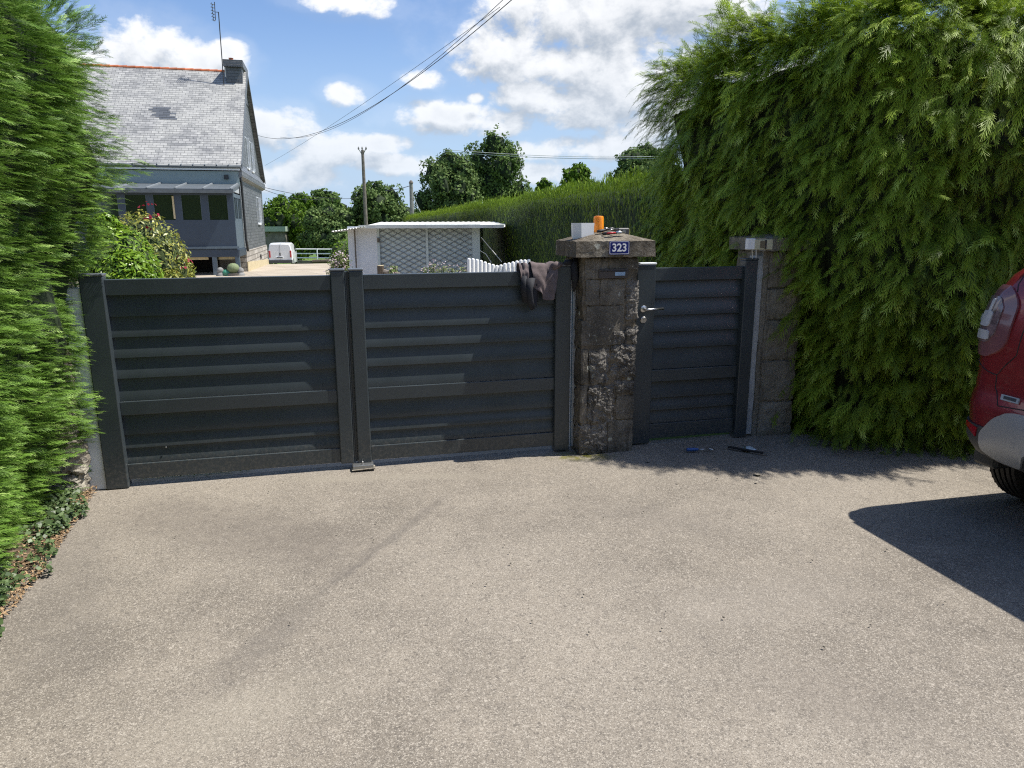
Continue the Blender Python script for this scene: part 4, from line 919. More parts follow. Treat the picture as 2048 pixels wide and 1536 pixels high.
# veranda roof
m_ = MB(); m_.prism([(VY - .25, 3.13), (-.3, 3.42), (-.3, 3.36), (VY - .25, 3.07)], -9.6, .06, 'x'); vr = m_.build('veranda_roof', M['zinc'], hs)
for k in range(8): x_ = -.02 - k * .92; m_ = MB(); m_.prism([(VY - .27, 3.17), (-.3, 3.47), (-.3, 3.421), (VY - .27, 3.13)], x_ - .03, x_ + .02, 'x'); m_.build('roof_rib', plain('rib_grey', (.22, .24, .25), .5) if 'rib_grey' not in MATS else MATS['rib_grey'], vr)
m_ = MB(); m_.box(-9.6, .07, VY - .33, VY - .252, 2.98, 3.10); m_.build('veranda_gutter', M['zinc'], vr)
m_ = MB(); m_.prism([(VY, 3.06), (-.32, 3.06), (-.32, 3.34), (VY - .1, 3.06)], -.05, .0, 'x'); m_.build('veranda_gable', M['lightzinc'], vr)
# garage under veranda
m_ = MB(); m_.box(-9.4, -1.0, .2, .25, -.9, .85); m_.build('garage_opening', M['dark'], hs)
m_ = MB(); m_.box(-1.0, -.3, .0, .1, -.9, .85); m_.build('garage_pier', M['wallgrey'], hs)
# gable windows
for (ya, yb, za, zb2) in ((3.35, 4.0, 4.30, 5.62), (5.2, 5.85, 4.30, 5.62), (6.35, 7.4, 1.95, 3.20)):
    m_ = MB(); m_.box(-.06, .012, ya, yb, za, zb2); wn = m_.build('window', M['strip_white'], hs)
    m_ = MB(); m_.box(.011, .018, ya + .03, yb - .02, za + .04, zb2 - .03); m_.build('pane', M['glass'], wn)
    m_ = MB(); m_.box(.0, .07, ya - .04, yb + .04, za - .06, za - .002); m_.build('sill', M['white'], wn)
    m_ = MB(); m_.box(.003, .11, yb + .002, yb + .05, za, zb2); m_.build('reveal', M['strip_white'], wn)
m_ = MB(); m_.tube([(.07, -.25, 3.85), (.09, -.12, 3.5), (.09, -.08, 1.3), (.12, -.04, .85)], .045, 8); m_.build('downpipe', M['blackp'], hs, True)
m_ = MB(); m_.box(.052, .09, 5.6, 5.9, .3, .5); m_.build('air_vent', M['dark'], hs)
# aerial
an = thing('tv_aerial', 'thin TV aerial on a tall mast beside the chimney', 'aerial', HO, GA)
def hl(px, py, yl):      # pixel on house plane y=yl -> local x,z
    d = ray(px, py); o_ = HO + gv * yl - C0; k = o_.dot(gv) / d.dot(gv); p = C0 + d * k - HO; return float(p.dot(gu)), float(p[2])
ya = 4.02; (xa, za), (xb, zb2) = hl(446, 146, ya), hl(437, 24, ya)
m_ = MB(); m_.tube([(xa, ya, za - .9), (xa, ya, za), (xb, ya, zb2)], .022, 6); m_.build('mast', M['blackp'], an)
m_ = MB(); x1, z1 = hl(429, 4, ya); x2, z2 = hl(431, 40, ya); x3, z3 = hl(430, 24, ya)
m_.tube([(x1, ya, z1), (x2, ya, z2)], .016, 5); m_.tube([(x3, ya, z3), (xb, ya, zb2 - .01)], .014, 5)
x4, z4 = hl(424, 8, ya); x5, z5 = hl(427, 40, ya); m_.tube([(x4, ya, z4), (x5, ya, z5)], .008, 4)
for k in range(6): f = k / 5; xx = x4 + (x5 - x4) * f; zz = z4 + (z5 - z4) * f; m_.tube([(xx - .06, ya - .02, zz), (xx + .07, ya + .1, zz)], .014, 5); m_.tube([(xx, ya - .2, zz), (xx, ya + .2, zz)], .01, 5)
m_.build('elements', M['blackp'], an)
# plant pots and gnomes at the veranda post
def blob(mb, c, r_, n=12, sq=1.0):
    prof = [(max(.001, r_ * math.sin(math.pi * i / 8)), -r_ * sq * math.cos(math.pi * i / 8)) for i in range(9)]; return mb.lathe(prof, c, n)
def hp(px, py, yl=-3.0): x_, z_ = hl(px, py, yl); return x_, yl, z_
cs = thing('potted_cactus', 'round green cactus in a grey pot by the veranda post', 'potted plant', HO, GA)
x_, y_, z_ = hp(467, 541); m_ = MB(); blob(m_, (x_, y_, z_ + .08), .22, 14, .85); m_.build('cactus', plain('cactus_green', (.16, .20, .10), .8, var=.3, scale=30), cs, True)
m_ = MB(); m_.lathe([(.13, z_ - 1.0), (.24, z_ - .12), (.25, z_ - .1)], (x_, y_, 0), 14); m_.build('pot', M['wallgrey'], cs)
for px_, lab, mm in ((441, 'grey stone garden figure by the veranda post', M['conc']), (481, 'small grey garden figure near the downpipe', M['conc'])):
    x_, y_, z_ = hp(px_, 544); gg = thing('garden_figure', lab, 'figure', HO, GA); m_ = MB(); blob(m_, (x_, y_, z_ + .05), .12); blob(m_, (x_, y_, z_ - .2), .17, 12, 1.4); m_.build('figure', mm, gg, True); m_ = MB(); m_.lathe([(.2, z_ - .9), (.18, z_ - .4)], (x_, y_, 0), 12); m_.build('plinth', M['wallgrey'], gg)
x_, y_, z_ = hp(453, 546); fg_ = thing('garden_ornament', 'green rounded garden ornament between the figures', 'ornament', HO, GA); m_ = MB(); blob(m_, (x_, y_, z_), .16, 12, .8); blob(m_, (x_ + .1, y_, z_ - .1), .16, 12, .8); m_.build('body', plain('green_glaze', (.05, .22, .14), .4), fg_, True); m_ = MB(); m_.box(x_ - .15, x_ + .15, y_ - .1, y_ + .1, z_ - .9, z_ - .1); m_.build('stand', M['wallgrey'], fg_)

# ------------------------------------------------------------------ shed with lattice
SD = 13.3
sh = thing('shed', 'low white shed with a diagonal lattice front and pale sheet roof', 'shed', (0, 0, 0), 0)
sL, sR = at(755, 500, SD), at(960, 500, SD); ls_, lt_ = st(sL); rs_, rt_ = st(sR); dl = np.array([rs_ - ls_, rt_ - lt_]); Ls = float(np.hypot(*dl)); ang = GA + math.atan2(dl[1], dl[0])
sh.location = (sL[0], sL[1], terr(lt_)); sh.rotation_euler = (0, 0, ang); sdir = np.array([math.cos(ang), math.sin(ang), 0])
def shl(px, py, off=0.0):
    nv = np.array([-sdir[1], sdir[0], 0]); o_ = np.array([sL[0], sL[1], 0]) + nv * off - C0; d = ray(px, py); k = o_.dot(nv) / d.dot(nv); p = C0 + d * k; return float((p - np.array([sL[0], sL[1], 0])).dot(sdir)), float(p[2] - terr(lt_))
xw = shl(697, 500)[0]; zr = shl(860, 449)[1]; zl = shl(720, 452)[1]
m_ = MB(); m_.box(.0, Ls, .03, .06, .0, zr); m_.build('front_panel', M['shedblue'], sh)
m_ = MB(); m_.box(xw, -.002, .0, 1.6, .0, zr - .03); m_.build('side_panel', M['shedwhite'], sh)
m_ = MB(); m_.box(.0, Ls, 1.54, 1.6, 0, zr - .03); m_.box(Ls - .05, Ls, .061, 1.539, 0, zr - .03); m_.build('back_wall', M['shedwhite'], sh)
# lattice slats
m_ = MB(); sp = .098; sl_ = .52
k0 = -12
for k in range(-14, 36):
    for sg in (1, -1):
        b0 = k * sp; pts = []
        # line z = b0 + sg*sl_*x, clipped to panel
        xs = [.05, Ls - .08]; zs = [b0 + sg * sl_ * q for q in xs]
        def clipz(x0, z0, x1, z1, lo, hi):
            if z0 > z1: x0, z0, x1, z1 = x1, z1, x0, z0
            if z1 < lo or z0 > hi: return None
            if z0 < lo: x0 += (x1 - x0) * (lo - z0) / (z1 - z0); z0 = lo
            if z1 > hi: x1 = x0 + (x1 - x0) * (hi - z0) / (z1 - z0); z1 = hi
            return x0, z0, x1, z1
        c_ = clipz(xs[0], zs[0], xs[1], zs[1], .02, zr - .04)
        if c_:
            x0, z0_, x1, z1_ = c_; d = Vector((x1 - x0, 0, z1_ - z0_)); 
            if d.length < .02: continue
            d.normalize(); nn = Vector((-d.z, 0, d.x)) * .0058; yy = .020 if sg > 0 else .008
            a, b = Vector((x0, yy, z0_)), Vector((x1, yy, z1_)); e_ = Vector((0, .009, 0))
            m_.add([a + nn, a - nn, b - nn, b + nn, a + nn + e_, a - nn + e_, b - nn + e_, b + nn + e_], [(0, 1, 2, 3), (4, 7, 6, 5), (0, 4, 5, 1), (1, 5, 6, 2), (2, 6, 7, 3), (3, 7, 4, 0)])
m_.build('lattice', M['lattice'], sh)
m_ = MB(); xm = shl(852, 500)[0]
for a in (0, xm, Ls - .14): m_.box(a, a + (.045 if a < Ls - .2 else .14), -.004, .006, .0, zr - .01)
m_.build('batten', M['shedblue'], sh)
# roof sheet
xr0, xr1 = shl(718, 444, -.25)[0], shl(1010, 447, -.25)[0]; zr2 = shl(900, 451, -.25)[1]
m_ = MB(); P = []
for i in range(120):
    x_ = xr0 + (xr1 - xr0) * i / 119; zz = .004 * math.sin(i * 1.3); P.append([(x_, -.30, zr2 - .025 + zz), (x_, 1.9, zr2 + .075 + zz)])
m_.grid(P); P2 = [[(a[0][0], a[0][1], a[0][2] - .008), (a[1][0], a[1][1], a[1][2] - .008)] for a in P]; m_.grid(P2); rfs = m_.build('roof', M['sheet'], sh)
m_ = MB(); m_.box(xr0, xr1 - .02, -.305, -.285, zr2 - .045, zr2 + .012); m_.build('roof_edge', M['sheet'], sh)
# corrugated awning
xa0 = shl(665, 458, -.2)[0]; P = []
for i in range(60):
    f = i / 59; x_ = xa0 + (xr0 + .12 - xa0) * f; zz = .012 * math.sin(i * 1.25); za_ = zr2 - .10 + .085 * f; P.append([(x_, -.32, za_ + zz), (x_, 1.7, za_ + .03 + zz)])
m_ = MB(); m_.grid(P); m_.grid([[(a[0], a[1], a[2] - .008) for a in r_] for r_ in P]); m_.build('awning', M['sheet'], sh)
xp = shl(711, 500, -.05)[0]; m_ = MB(); m_.tube([(xp, -.05, .0), (xp, -.05, zr - .06)], .014, 8); m_.build('drainpipe', M['wood'], sh)
m_ = MB(); a, b = shl(962, 474, 0), shl(1004, 524, 0); m_.tube([(a[0], 0, a[1]), (b[0], 0, b[1])], .008, 6); m_.build('prop_rod', M['white'], sh)
m_ = MB(); a, b, c = shl(960, 501), shl(972, 508), shl(982, 524); m_.tube([(a[0], 0, a[1]), (b[0], 0, b[1]), (c[0], 0, c[1]), (c[0], 0, c[1] - .4)], .008, 6); m_.build('hose', M['white'], sh)
m_ = MB(); a = shl(757, 478); m_.box(a[0] - .02, a[0] + .02, -.03, -.006, a[1] - .06, a[1] + .02); m_.build('hinge', M['wood'], sh)
# picket fence
pf = thing('picket_fence', 'small white picket fence with a dipping top in front of the shed', 'fence', (0, 0, 0), 0)
tops = [(938, 516, 10.2), (946, 516.5, 10.35), (954, 518, 10.5), (962, 520, 10.65), (970, 523, 10.8), (978, 526, 10.9), (986, 528, 11.0), (994, 530, 11.0), (1002, 529, 11.0), (1010, 526, 11.0), (1018, 525, 10.95), (1026, 523, 10.9), (1034, 521, 10.85), (1042, 519, 10.8), (1050, 519, 10.75), (1058, 518, 10.7)]
for px_, py_, dp in tops:
    p = at(px_, py_, dp); hw = 3.7 / 1455 * dp
    pr = [(-hw, 0)] + [(hw, 0)] + [(hw * math.cos(a), p[2] - hw + hw * .6 * math.sin(a)) for a in np.linspace(0, math.pi, 7)]
    m_ = MB(); m_.lathe([(hw, 0), (hw, p[2] - hw * .8), (hw * .85, p[2] - hw * .35), (hw * .45, p[2] - .002), (.002, p[2])], (p[0], p[1], 0), 16); auto(m_.build('picket', M['white'], pf), 40)
for z_ in (.35, .95):
    m_ = MB(); q = [at(x_, 520, d_) for x_, _, d_ in (tops[0], tops[7], tops[-1])]; m_.tube([(a[0], a[1] + .035, z_) for a in q], .018, 6); m_.build('rail', M['white'], pf)

# ------------------------------------------------------------------ bushes
def bush(name, label, cat, c, r_, n, size, mat, asp=.4, stem=True, extra=None, lobes=7, group=None, seed=0):
    root = thing(name, label, cat, (c[0], c[1], 0), 0, group); rr = np.random.default_rng(seed); L = [(np.zeros(3), 1.0)] + [(rr.normal(0, .42, 3), rr.uniform(.45, .65)) for _ in range(lobes)]
    P = []; N_ = []
    for k in range(n):
        o_, s_ = L[int(rr.integers(0, len(L)))]; d = rr.normal(0, 1, 3); d /= np.linalg.norm(d); q = o_ + d * s_ * rr.uniform(.82, 1.03)
        if any(np.linalg.norm(q - o2) < s2 * .75 for o2, s2 in L if s2 != s_): continue
        P.append(q * r_ + np.array([0, 0, c[2]])); N_.append(d + np.array([0, 0, .35]) + rr.normal(0, .45, 3))
    P = np.array(P); N_ = np.array(N_); N_ /= np.linalg.norm(N_, axis=1, keepdims=True)
    keep = P[:, 2] > -1.3; leafcloud('foliage', P[keep], N_[keep], size, mat, root, asp=asp)
    core = MB()
    for o_, s_ in L:
        prof = [(max(.01, s_ * .90 * math.sin(math.pi * i / 7)), -s_ * .90 * math.cos(math.pi * i / 7)) for i in range(8)]; b = len(core.v); core.lathe(prof, (0, 0, 0), 10)
        core.v[b:] = [tuple((np.array(v_) + o_) * r_ + np.array([0, 0, c[2]])) for v_ in core.v[b:]]
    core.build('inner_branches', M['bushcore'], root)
    return root, L
p = at(243, 520, 7.6); bush('laurel_bush', 'lime green leafy bush just behind the left gate post', 'bush', (p[0], p[1], 1.02), np.array([.38, .42, .70]), 30000, (.045, .085), M['laurel'], .36, seed=4)
p = at(288, 500, 8.9); rb, L = bush('rhododendron_bush', 'large yellowing rhododendron bush with dark red blooms behind the gate', 'bush', (p[0], p[1], 1.02), np.array([.56, .52, .86]), 42000, (.04, .075), M['rhodo'], .34, seed=12)
n = 380; d = rng.normal(0, 1, (n, 3)); d /= np.linalg.norm(d, axis=1, keepdims=True); cl = rng.integers(0, 14, n); cc_ = rng.normal(0, 1, (14, 3)); cc_[:, 1] = -abs(cc_[:, 1]); cc_[:, 2] = cc_[:, 2] * .8 - .2; cc_ /= np.linalg.norm(cc_, axis=1, keepdims=True)
leafc = None
P = (cc_[cl] * 1.02 + d * .27) * np.array([.52, .50, .80]) + np.array([0, 0, 1.02]); tag(leafcloud('blooms', P, d, (.03, .055), M['flower_r'], rb, asp=.7), kind='stuff')
def lowplants(name, label, pts, n, size, hgt, spread, tilt=.4, flowers=True, group=None):
    root = thing(name, label, 'plants', (0, 0, 0), 0, group); P = []
    for k in range(n):
        a = pts[int(rng.integers(0, len(pts)))]; P.append((a[0] + rng.normal(0, spread), a[1] + rng.normal(0, spread), a[2] - abs(rng.normal(0, hgt * .5))))
    P = np.array(P); N_ = np.array([0, -.3, .8]) + rn(n, .5); N_ /= np.linalg.norm(N_, axis=1, keepdims=True); leafcloud('leaves', P, N_, size, M['flower_leaf'], root, asp=.4)
    if flowers:
        m_ = n // 5; P2 = P[:m_] + np.array([0, -.02, .05]) + rn(m_, .04); leafcloud('blossoms', P2, N_[:m_], (size[0] * .8, size[1] * .9), M['flower'], root, asp=.8)
    st_ = MB()
    for k in range(min(60, n // 12)): q = P[k]; st_.tube([(q[0] + .02, q[1], max(0, q[2] - hgt * 1.6)), (q[0], q[1], q[2])], .004, 4)
    st_.build('stems', M['flower_leaf'], root); return root
lowplants('flower_bed', 'pink flowering plants left of the shed beside the drive', [at(x_, y_, 12.6) for x_, y_ in ((665, 522), (675, 512), (685, 508), (692, 520), (680, 526), (670, 535), (688, 540), (660, 540))], 1500, (.025, .055), .5, .04)
lowplants('flower_bed', 'low pink and white flowers in front of the lattice panel', [at(x_, y_, 12.3) for x_, y_ in ((850, 536), (862, 534), (875, 538), (888, 532), (900, 536), (912, 540), (925, 534), (935, 540), (868, 528), (785, 538))], 900, (.02, .045), .2, .035)
lowplants('flower_bed', 'single pale green plant beside the cut log before the lattice', [at(x_, y_, 12.4) for x_, y_ in ((786, 532), (790, 538), (782, 541))], 260, (.03, .07), .2, .03, flowers=False)
lg = thing('log', 'short cut log standing in front of the shed', 'log', (0, 0, 0), 0); p = at(761, 531, 12.4); m_ = MB(); m_.lathe([(.065, 0), (.06, p[2] - .01), (.055, p[2])], (p[0], p[1], 0), 12); m_.build('bark', M['bark'], lg); m_ = MB(); m_.tube([(p[0] + .05, p[1], p[2] - .10), (p[0] + .33, p[1] - .03, p[2] - .16)], .04, 8); m_.build('side_piece', M['wood'], lg)
m_ = MB(); m_.lathe([(.055, p[2] + .0005), (.05, p[2] + .004)], (p[0], p[1], 0), 12); m_.build('cut_face', M['cream'], lg)
p = at(684, 492, 22); bush('clipped_bush', 'small rounded bright green clipped bush at the end of the rails', 'bush', (p[0], p[1], .72), np.array([.42, .5, .60]), 3200, (.05, .10), M['laurel'], .5, seed=9)

# ------------------------------------------------------------------ van, rails, low garage
VD = 50.0; vb = at(562, 531, VD); vg = terr(st(vb)[1]); van = thing('van', 'small white panel van parked beside the house, seen from behind', 'van', (vb[0], vb[1], vg), GA - R(3))
vw = .80; hv = 1.66
def loft(rings, n_): 
    mb = MB(); mb.grid([r_ + [r_[0]] for r_ in rings]); mb.add(rings[0], [tuple(range(n_))]); mb.add(rings[-1], [tuple(range(n_))[::-1]]); return mb
def vring(y_, w_, z0_, z1_, tum=.08):
    return [(-w_, y_, z0_), (-w_ * 1.0, y_, z0_ + .5), (-w_ * .98, y_, z0_ + .75), (-w_ + tum + .03, y_, z1_ - .10), (-w_ + tum + .12, y_, z1_ - .02), (0, y_, z1_), (w_ - tum - .12, y_, z1_ - .02), (w_ - tum - .03, y_, z1_ - .10), (w_ * .98, y_, z0_ + .75), (w_, y_, z0_ + .5), (w_, y_, z0_), (0, y_, z0_)]
rg_ = [vring(.0, .76, .30, 1.55), vring(.05, .80, .26, 1.62), vring(.3, .81, .25, 1.66), vring(1.8, .82, .25, 1.66), vring(2.3, .82, .25, 1.60), vring(2.95, .80, .25, 1.02, .14), vring(3.65, .76, .27, .86, .14), vring(3.8, .68, .32, .72, .12)]
auto(loft(rg_, 12).build('body', M['van'], van), 35)
m_ = MB(); m_.box(-.80, .80, -.06, .02, .28, .50, .02); m_.build('bumper', M['greyplas'], van)
for sx in (-1, 1): m_ = MB(); m_.box(sx * .70 - .06, sx * .70 + .06, -.025, .06, .66, 1.12, .012); m_.build('tail_light', M['lamp_red'], van)
m_ = MB(); m_.box(-.30, .20, -.035, -.001, .60, .72); m_.build('number_plate', M['white'], van); m_ = MB(); m_.box(-.25, .15, -.039, -.0355, .63, .69); m_.build('plate_characters', M['greyplas'], van.children[-1])
m_ = MB(); m_.box(-.05, .03, -.03, -.001, .78, .98, .01); m_.build('door_latch', M['blackp'], van)
m_ = MB(); m_.box(-.004, .004, -.012, .001, .5, 1.5); m_.build('door_seam', M['greyplas'], van)
for y_ in (.62, 3.0):
    for sx in (-1, 1):
        m_ = MB(); m_.lathe([(.15, -.10), (.29, -.09), (.31, -.05), (.31, .05), (.29, .09), (.15, .10)], (sx * .72, y_, .31), 20, 'x'); wh = auto(m_.build('wheel', M['black'], van)); m_ = MB(); m_.lathe([(.17, 0), (.15, sx * .012)], (sx * .822, y_, .31), 16, 'x'); m_.build('rim', M['steel'], wh)
for sx in (-1, 1): m_ = MB(); m_.box(sx * .79, sx * .826, 1.9, 2.75, 1.02, 1.42); m_.build('side_window', M['glass'], van)
rl = thing('rail_fence', 'white two-bar pipe rail fence at the end of the yard', 'fence', (0, 0, 0), 0)
FD = 56.0
for y_ in (498, 507, 515.5):
    m_ = MB(); a, b = at(575, y_, FD), at(672, y_ + .5, FD); m_.tube([a, b], .05, 6); m_.build('rail', M['white'], rl)
for x_ in (590, 634, 668): m_ = MB(); a = at(x_, 497, FD - .05); m_.tube([(a[0], a[1], -1.5), tuple(a)], .05, 6); m_.build('post', M['white'], rl)
kb = thing('timber_edging', 'brown timber edging along the far end of the yard', 'edging', (0, 0, 0), 0); a, b = at(592, 524.5, 55), at(660, 524, 55); m_ = MB(); m_.box(a[0], b[0] - 1.3, 55, 55.2, a[2] - .15, a[2] + .12); m_.build('board', M['wood'], kb); m_ = MB(); m_.tube([(b[0] - 1.25, 54.7, b[2] + .05), (b[0] + .2, 54.7, b[2] + .08)], .14, 8); m_.build('log', M['bark'], kb)
ga = thing('garage', 'low grey flat-roofed outbuilding behind the van', 'garage', (0, 0, 0), 0); a, b = at(500, 462, 62), at(571, 482, 62)
m_ = MB(); m_.box(a[0], b[0], 62, 67, -2, at(550, 463, 62)[2]); m_.build('wall', M['wallgrey'], ga); m_ = MB(); zt_ = at(550, 463, 62)[2]; m_.box(a[0] - .2, b[0] + .15, 61.7, 67.3, zt_ + .002, zt_ + .42); m_.build('roof', M['roofgreen'], ga)

# ------------------------------------------------------------------ trees
def tree(name, label, x0, y0, x1, y1, D, mat, n=6500, lf=(.22, .5), seed=0, group='trees beyond the yard', lobes=14, trunk=True, flat=1.0, depthf=.8):
    """crown fills the pixel box x0..x1,y0..y1 at distance D"""
    c = at((x0 + x1) / 2, (y0 + y1) / 2, D); rx = abs(at(x1, y0, D)[0] - at(x0, y0, D)[0]) / 2; rz = abs(at(x0, y0, D)[2] - at(x0, y1, D)[2]) / 2
    gz = -1.3; root = thing(name, label, 'tree', (c[0], c[1], gz), 0, group); rr = np.random.default_rng(seed)
    L = [(np.array([0, 0, -.12]), .72), (np.array([.68, 0, -.15]), .34), (np.array([-.68, 0, -.2]), .34), (np.array([.45, 0, .45]), .36), (np.array([-.45, 0, .4]), .36), (np.array([0, 0, .66]), .34)]
    for k in range(lobes):
        d = rr.normal(0, 1, 3); d /= np.linalg.norm(d); d *= rr.uniform(.58, .76); L.append((d, rr.uniform(.24, .40)))
    R3 = np.array([rx, rx * depthf, rz]); cz = np.array([0, 0, c[2] - gz]); P = []; N_ = []; T = []
    w_ = np.array([s_ ** 2 for _, s_ in L]); w_ /= w_.sum(); ch_ = rr.choice(len(L), n, p=w_)
    for k in ch_:
        o_, s_ = L[k]; d = rr.normal(0, 1, 3); d /= np.linalg.norm(d); q = o_ + d * s_ * rr.uniform(.72, 1.10); q *= 1 + .16 * lump(q, 3.5, seed)
        if lump(q, 3.0, seed + 40) < -.28 or (np.linalg.norm(q) > .8 and lump(q, 6.0, seed + 11) < -.12): continue
        P.append(q * R3 + cz); N_.append(d + rr.normal(0, .6, 3)); T.append(np.clip(.45 + .35 * lump(q, 2.2, seed + 5) + rr.normal(0, .18), 0, 1))
    P = np.array(P); N_ = np.array(N_); N_ /= np.linalg.norm(N_, axis=1, keepdims=True); leafcloud('crown', P, N_, lf, mat, root, np.array(T), asp=.75)
    core = MB()
    for o_, s_ in L:
        if s_ < .3: continue
        b = len(core.v); prof = [(max(.01, s_ * .72 * math.sin(math.pi * i / 7)), -s_ * .72 * math.cos(math.pi * i / 7)) for i in range(8)]; core.lathe([(a * .86, b2 * .86) for a, b2 in prof], (0, 0, 0), 10); core.v[b:] = [tuple((np.array(v_) + o_) * R3 + cz) for v_ in core.v[b:]]
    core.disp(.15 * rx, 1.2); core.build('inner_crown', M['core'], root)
    tr = MB(); ht = cz[2]; tr.tube([(0, 0, -.2), (.05 * rx, 0, ht * .4), (0, .03 * rx, ht)], [.07 * rx + .08, .05 * rx + .05, .03 * rx], 9)
    for o_, s_ in L[1:8]: q = o_ * R3 * .9 + cz; tr.tube([(0, 0, ht * .45), tuple(q * .5 + np.array([0, 0, ht * .3])), tuple(q)], [.03 * rx + .03, .02 * rx + .02, .01 * rx + .01], 6)
    tr.build('trunk', M['bark'], root, True); return root
tree('oak_tree', 'tall dark tree, right one of the big pair above the shed roof', 922, 270, 1062, 462, 72, M['tree_a'], 20000, (.14, .34), 1, lobes=18)
tree('ash_tree', 'big spreading tree left of the tallest one, above the shed roof', 826, 300, 962, 470, 68, M['tree_c'], 20000, (.14, .34), 2, lobes=18)
tree('round_tree', 'rounded mid green tree behind the wooden pole', 692, 358, 820, 480, 62, M['tree_c'], 15000, (.13, .30), 3, lobes=16)
tree('far_tree', 'distant dark tree breaking the skyline at the far left', 612, 377, 690, 450, 120, M['tree_a'], 3500, (.35, .8), 4)
tree('far_tree', 'distant paler tree close to the house corner', 572, 384, 632, 440, 118, M['tree_b'], 3000, (.35, .8), 5)
tree('fig_tree', 'bright broad-leaved tree growing beside the low garage', 505, 392, 625, 530, 64, M['tree_b'], 17000, (.14, .34), 6, lobes=18)
tree('willow_tree', 'loose grey-green tree between the fig and the round tree', 600, 408, 722, 525, 60, M['tree_c'], 15000, (.13, .30), 7, lobes=18)
tree('small_tree', 'small rounded tree standing alone above the clipped hedge', 1118, 328, 1188, 400, 85, M['tree_b'], 3500, (.25, .55), 8)
tree('small_tree', 'tiny pointed tree top showing just left of the lone rounded tree', 1068, 356, 1108, 410, 95, M['tree_b'], 1500, (.25, .55), 9)
tree('round_tree', 'broad round tree half hidden by the tall right hedge', 1222, 284, 1362, 400, 60, M['tree_c'], 15000, (.13, .3), 10, lobes=16)
ORD = 'leftmost,second,third,fourth,fifth,sixth,seventh,eighth,ninth,tenth,eleventh,twelfth'.split(',')
ordl = lambda k, what: (ORD[0] + ' ' + what) if k == 0 else ORD[k] + ' ' + what + ' from the left'
for k in range(12): tree('dark_shrub', ordl(k, 'dark shrub in the belt closing off the field'), 430 + k * 60, 440 + (k % 3) * 6, 530 + k * 60, 520, 58 + (k % 4) * 2 if k > 4 else 70, M['tree_a'], 2200, (.25, .5), 30 + k, group='dark shrub belt behind the field', lobes=10)
for k in range(12):
    a = 150 + k * 130; tree('horizon_tree', ordl(k, 'distant tree in the line closing the horizon'), a, 412 - (k * 37 % 14), a + 190, 475, 170, M['tree_a'], 900, (.8, 1.8), 50 + k, group='horizon tree line', lobes=9)

# ------------------------------------------------------------------ poles and wires
def wirepts(a, b, sag, n=24): return [tuple(np.array(a) * (1 - f) + np.array(b) * f - np.array([0, 0, sag * 4 * f * (1 - f)])) for f in np.linspace(0, 1, n)]
up = thing('utility_pole', 'slim wooden electricity pole with insulators behind the trees, left of the shed', 'utility pole', (0, 0, 0), 0)
a = at(725, 300, 57); b = at(733, 445, 57); xo = a[0]
m_ = MB(); m_.tube([(xo, 57, -1.4), (xo, 57, a[2])], [.17, .11], 10); m_.build('pole', M['wood'], up)
m_ = MB(); m_.tube([(xo - .28, 57, a[2] + .05), (xo - .1, 57, a[2] - .25), (xo + .1, 57, a[2] - .2), (xo + .26, 57, a[2] + .1)], .035, 6); m_.build('bracket', M['steel'], up)
for k in (-.30, -.02, .28): m_ = MB(); m_.lathe([(.04, a[2] + .02), (.07, a[2] + .12), (.03, a[2] + .24)], (xo + k, 57, 0), 8); m_.build('insulator', M['conc'], up)
cp = thing('utility_pole', 'short concrete pole with a stay wire just left of the big trees', 'utility pole', (0, 0, 0), 0)
a = at(822, 364, 46); m_ = MB(); m_.tube([(a[0] + .0, 46, -1.2), (a[0], 46, a[2])], [.17, .11], 10); m_.build('pole', M['conc'], cp)
m_ = MB(); m_.lathe([(.11, a[2] - .1), (.15, a[2] - .05), (.06, a[2] + .1)], (a[0], 46, 0), 8); m_.build('pole_top', M['wood'], cp)
b = at(848, 440, 46); m_ = MB(); m_.tube([(a[0], 46, a[2] - .6), (b[0], 46, b[2])], .02, 5); m_.build('stay_wire', M['lightzinc'], cp)
hp_ = thing('utility_pole', 'brown pole top just showing above the right hedge', 'utility pole', (0, 0, 0), 0); a = at(1985, 4, 11); m_ = MB(); m_.tube([(a[0], 11, 0), (a[0], 11, a[2] + 2.5)], .085, 10); m_.build('pole', M['wood'], hp_)
def wire(label, A, B, sag, r_=.012): m_ = MB(); m_.tube(wirepts(A, B, sag), r_, 5); return tag(m_.build('overhead_wire', M['black'], None, True), label, 'wire', 'overhead wires')
wire('lower of the two dark wires running from the gable up to the right', at(516, 271, 36), at(1030, -6, 14), .95, .008)
wire('upper of the two dark wires running from the gable up to the right', at(560, 274, 35), at(1012, -6, 14), .78, .006)
wire('faint grey wire crossing below the two dark ones', at(530, 331, 56), at(1000, 14, 22), .2, .007)
wire('thin wire from the gable past the round tree', at(525, 374, 40), at(720, 396, 57), .25, .014)
wire('thin lower wire from the gable towards the far trees', at(525, 378, 40), at(640, 398, 57), .25, .014)
wire('short wire from the round tree to the concrete pole', at(770, 382, 50), at(822, 371, 46), .05, .02)
for k, (ya, yb) in enumerate(((303, 314), (299, 310))): o = wire(('lower' if k == 0 else 'upper') + ' of the two pale lines crossing the big trees', at(890, ya, 55), at(1400, yb, 55), .3, .018); o.data.materials[0] = M['lightzinc']

# ------------------------------------------------------------------ red car
CH = R(90 - 77); cfw = np.array([math.cos(CH), math.sin(CH), 0]); clf = np.array([-math.sin(CH), math.cos(CH), 0])
corner = np.array([2.60, 4.13, 0]); CO = corner - clf * .83
car = thing('car', 'dark red compact SUV parked at the right, only its rear left corner in view', 'car', CO, CH)
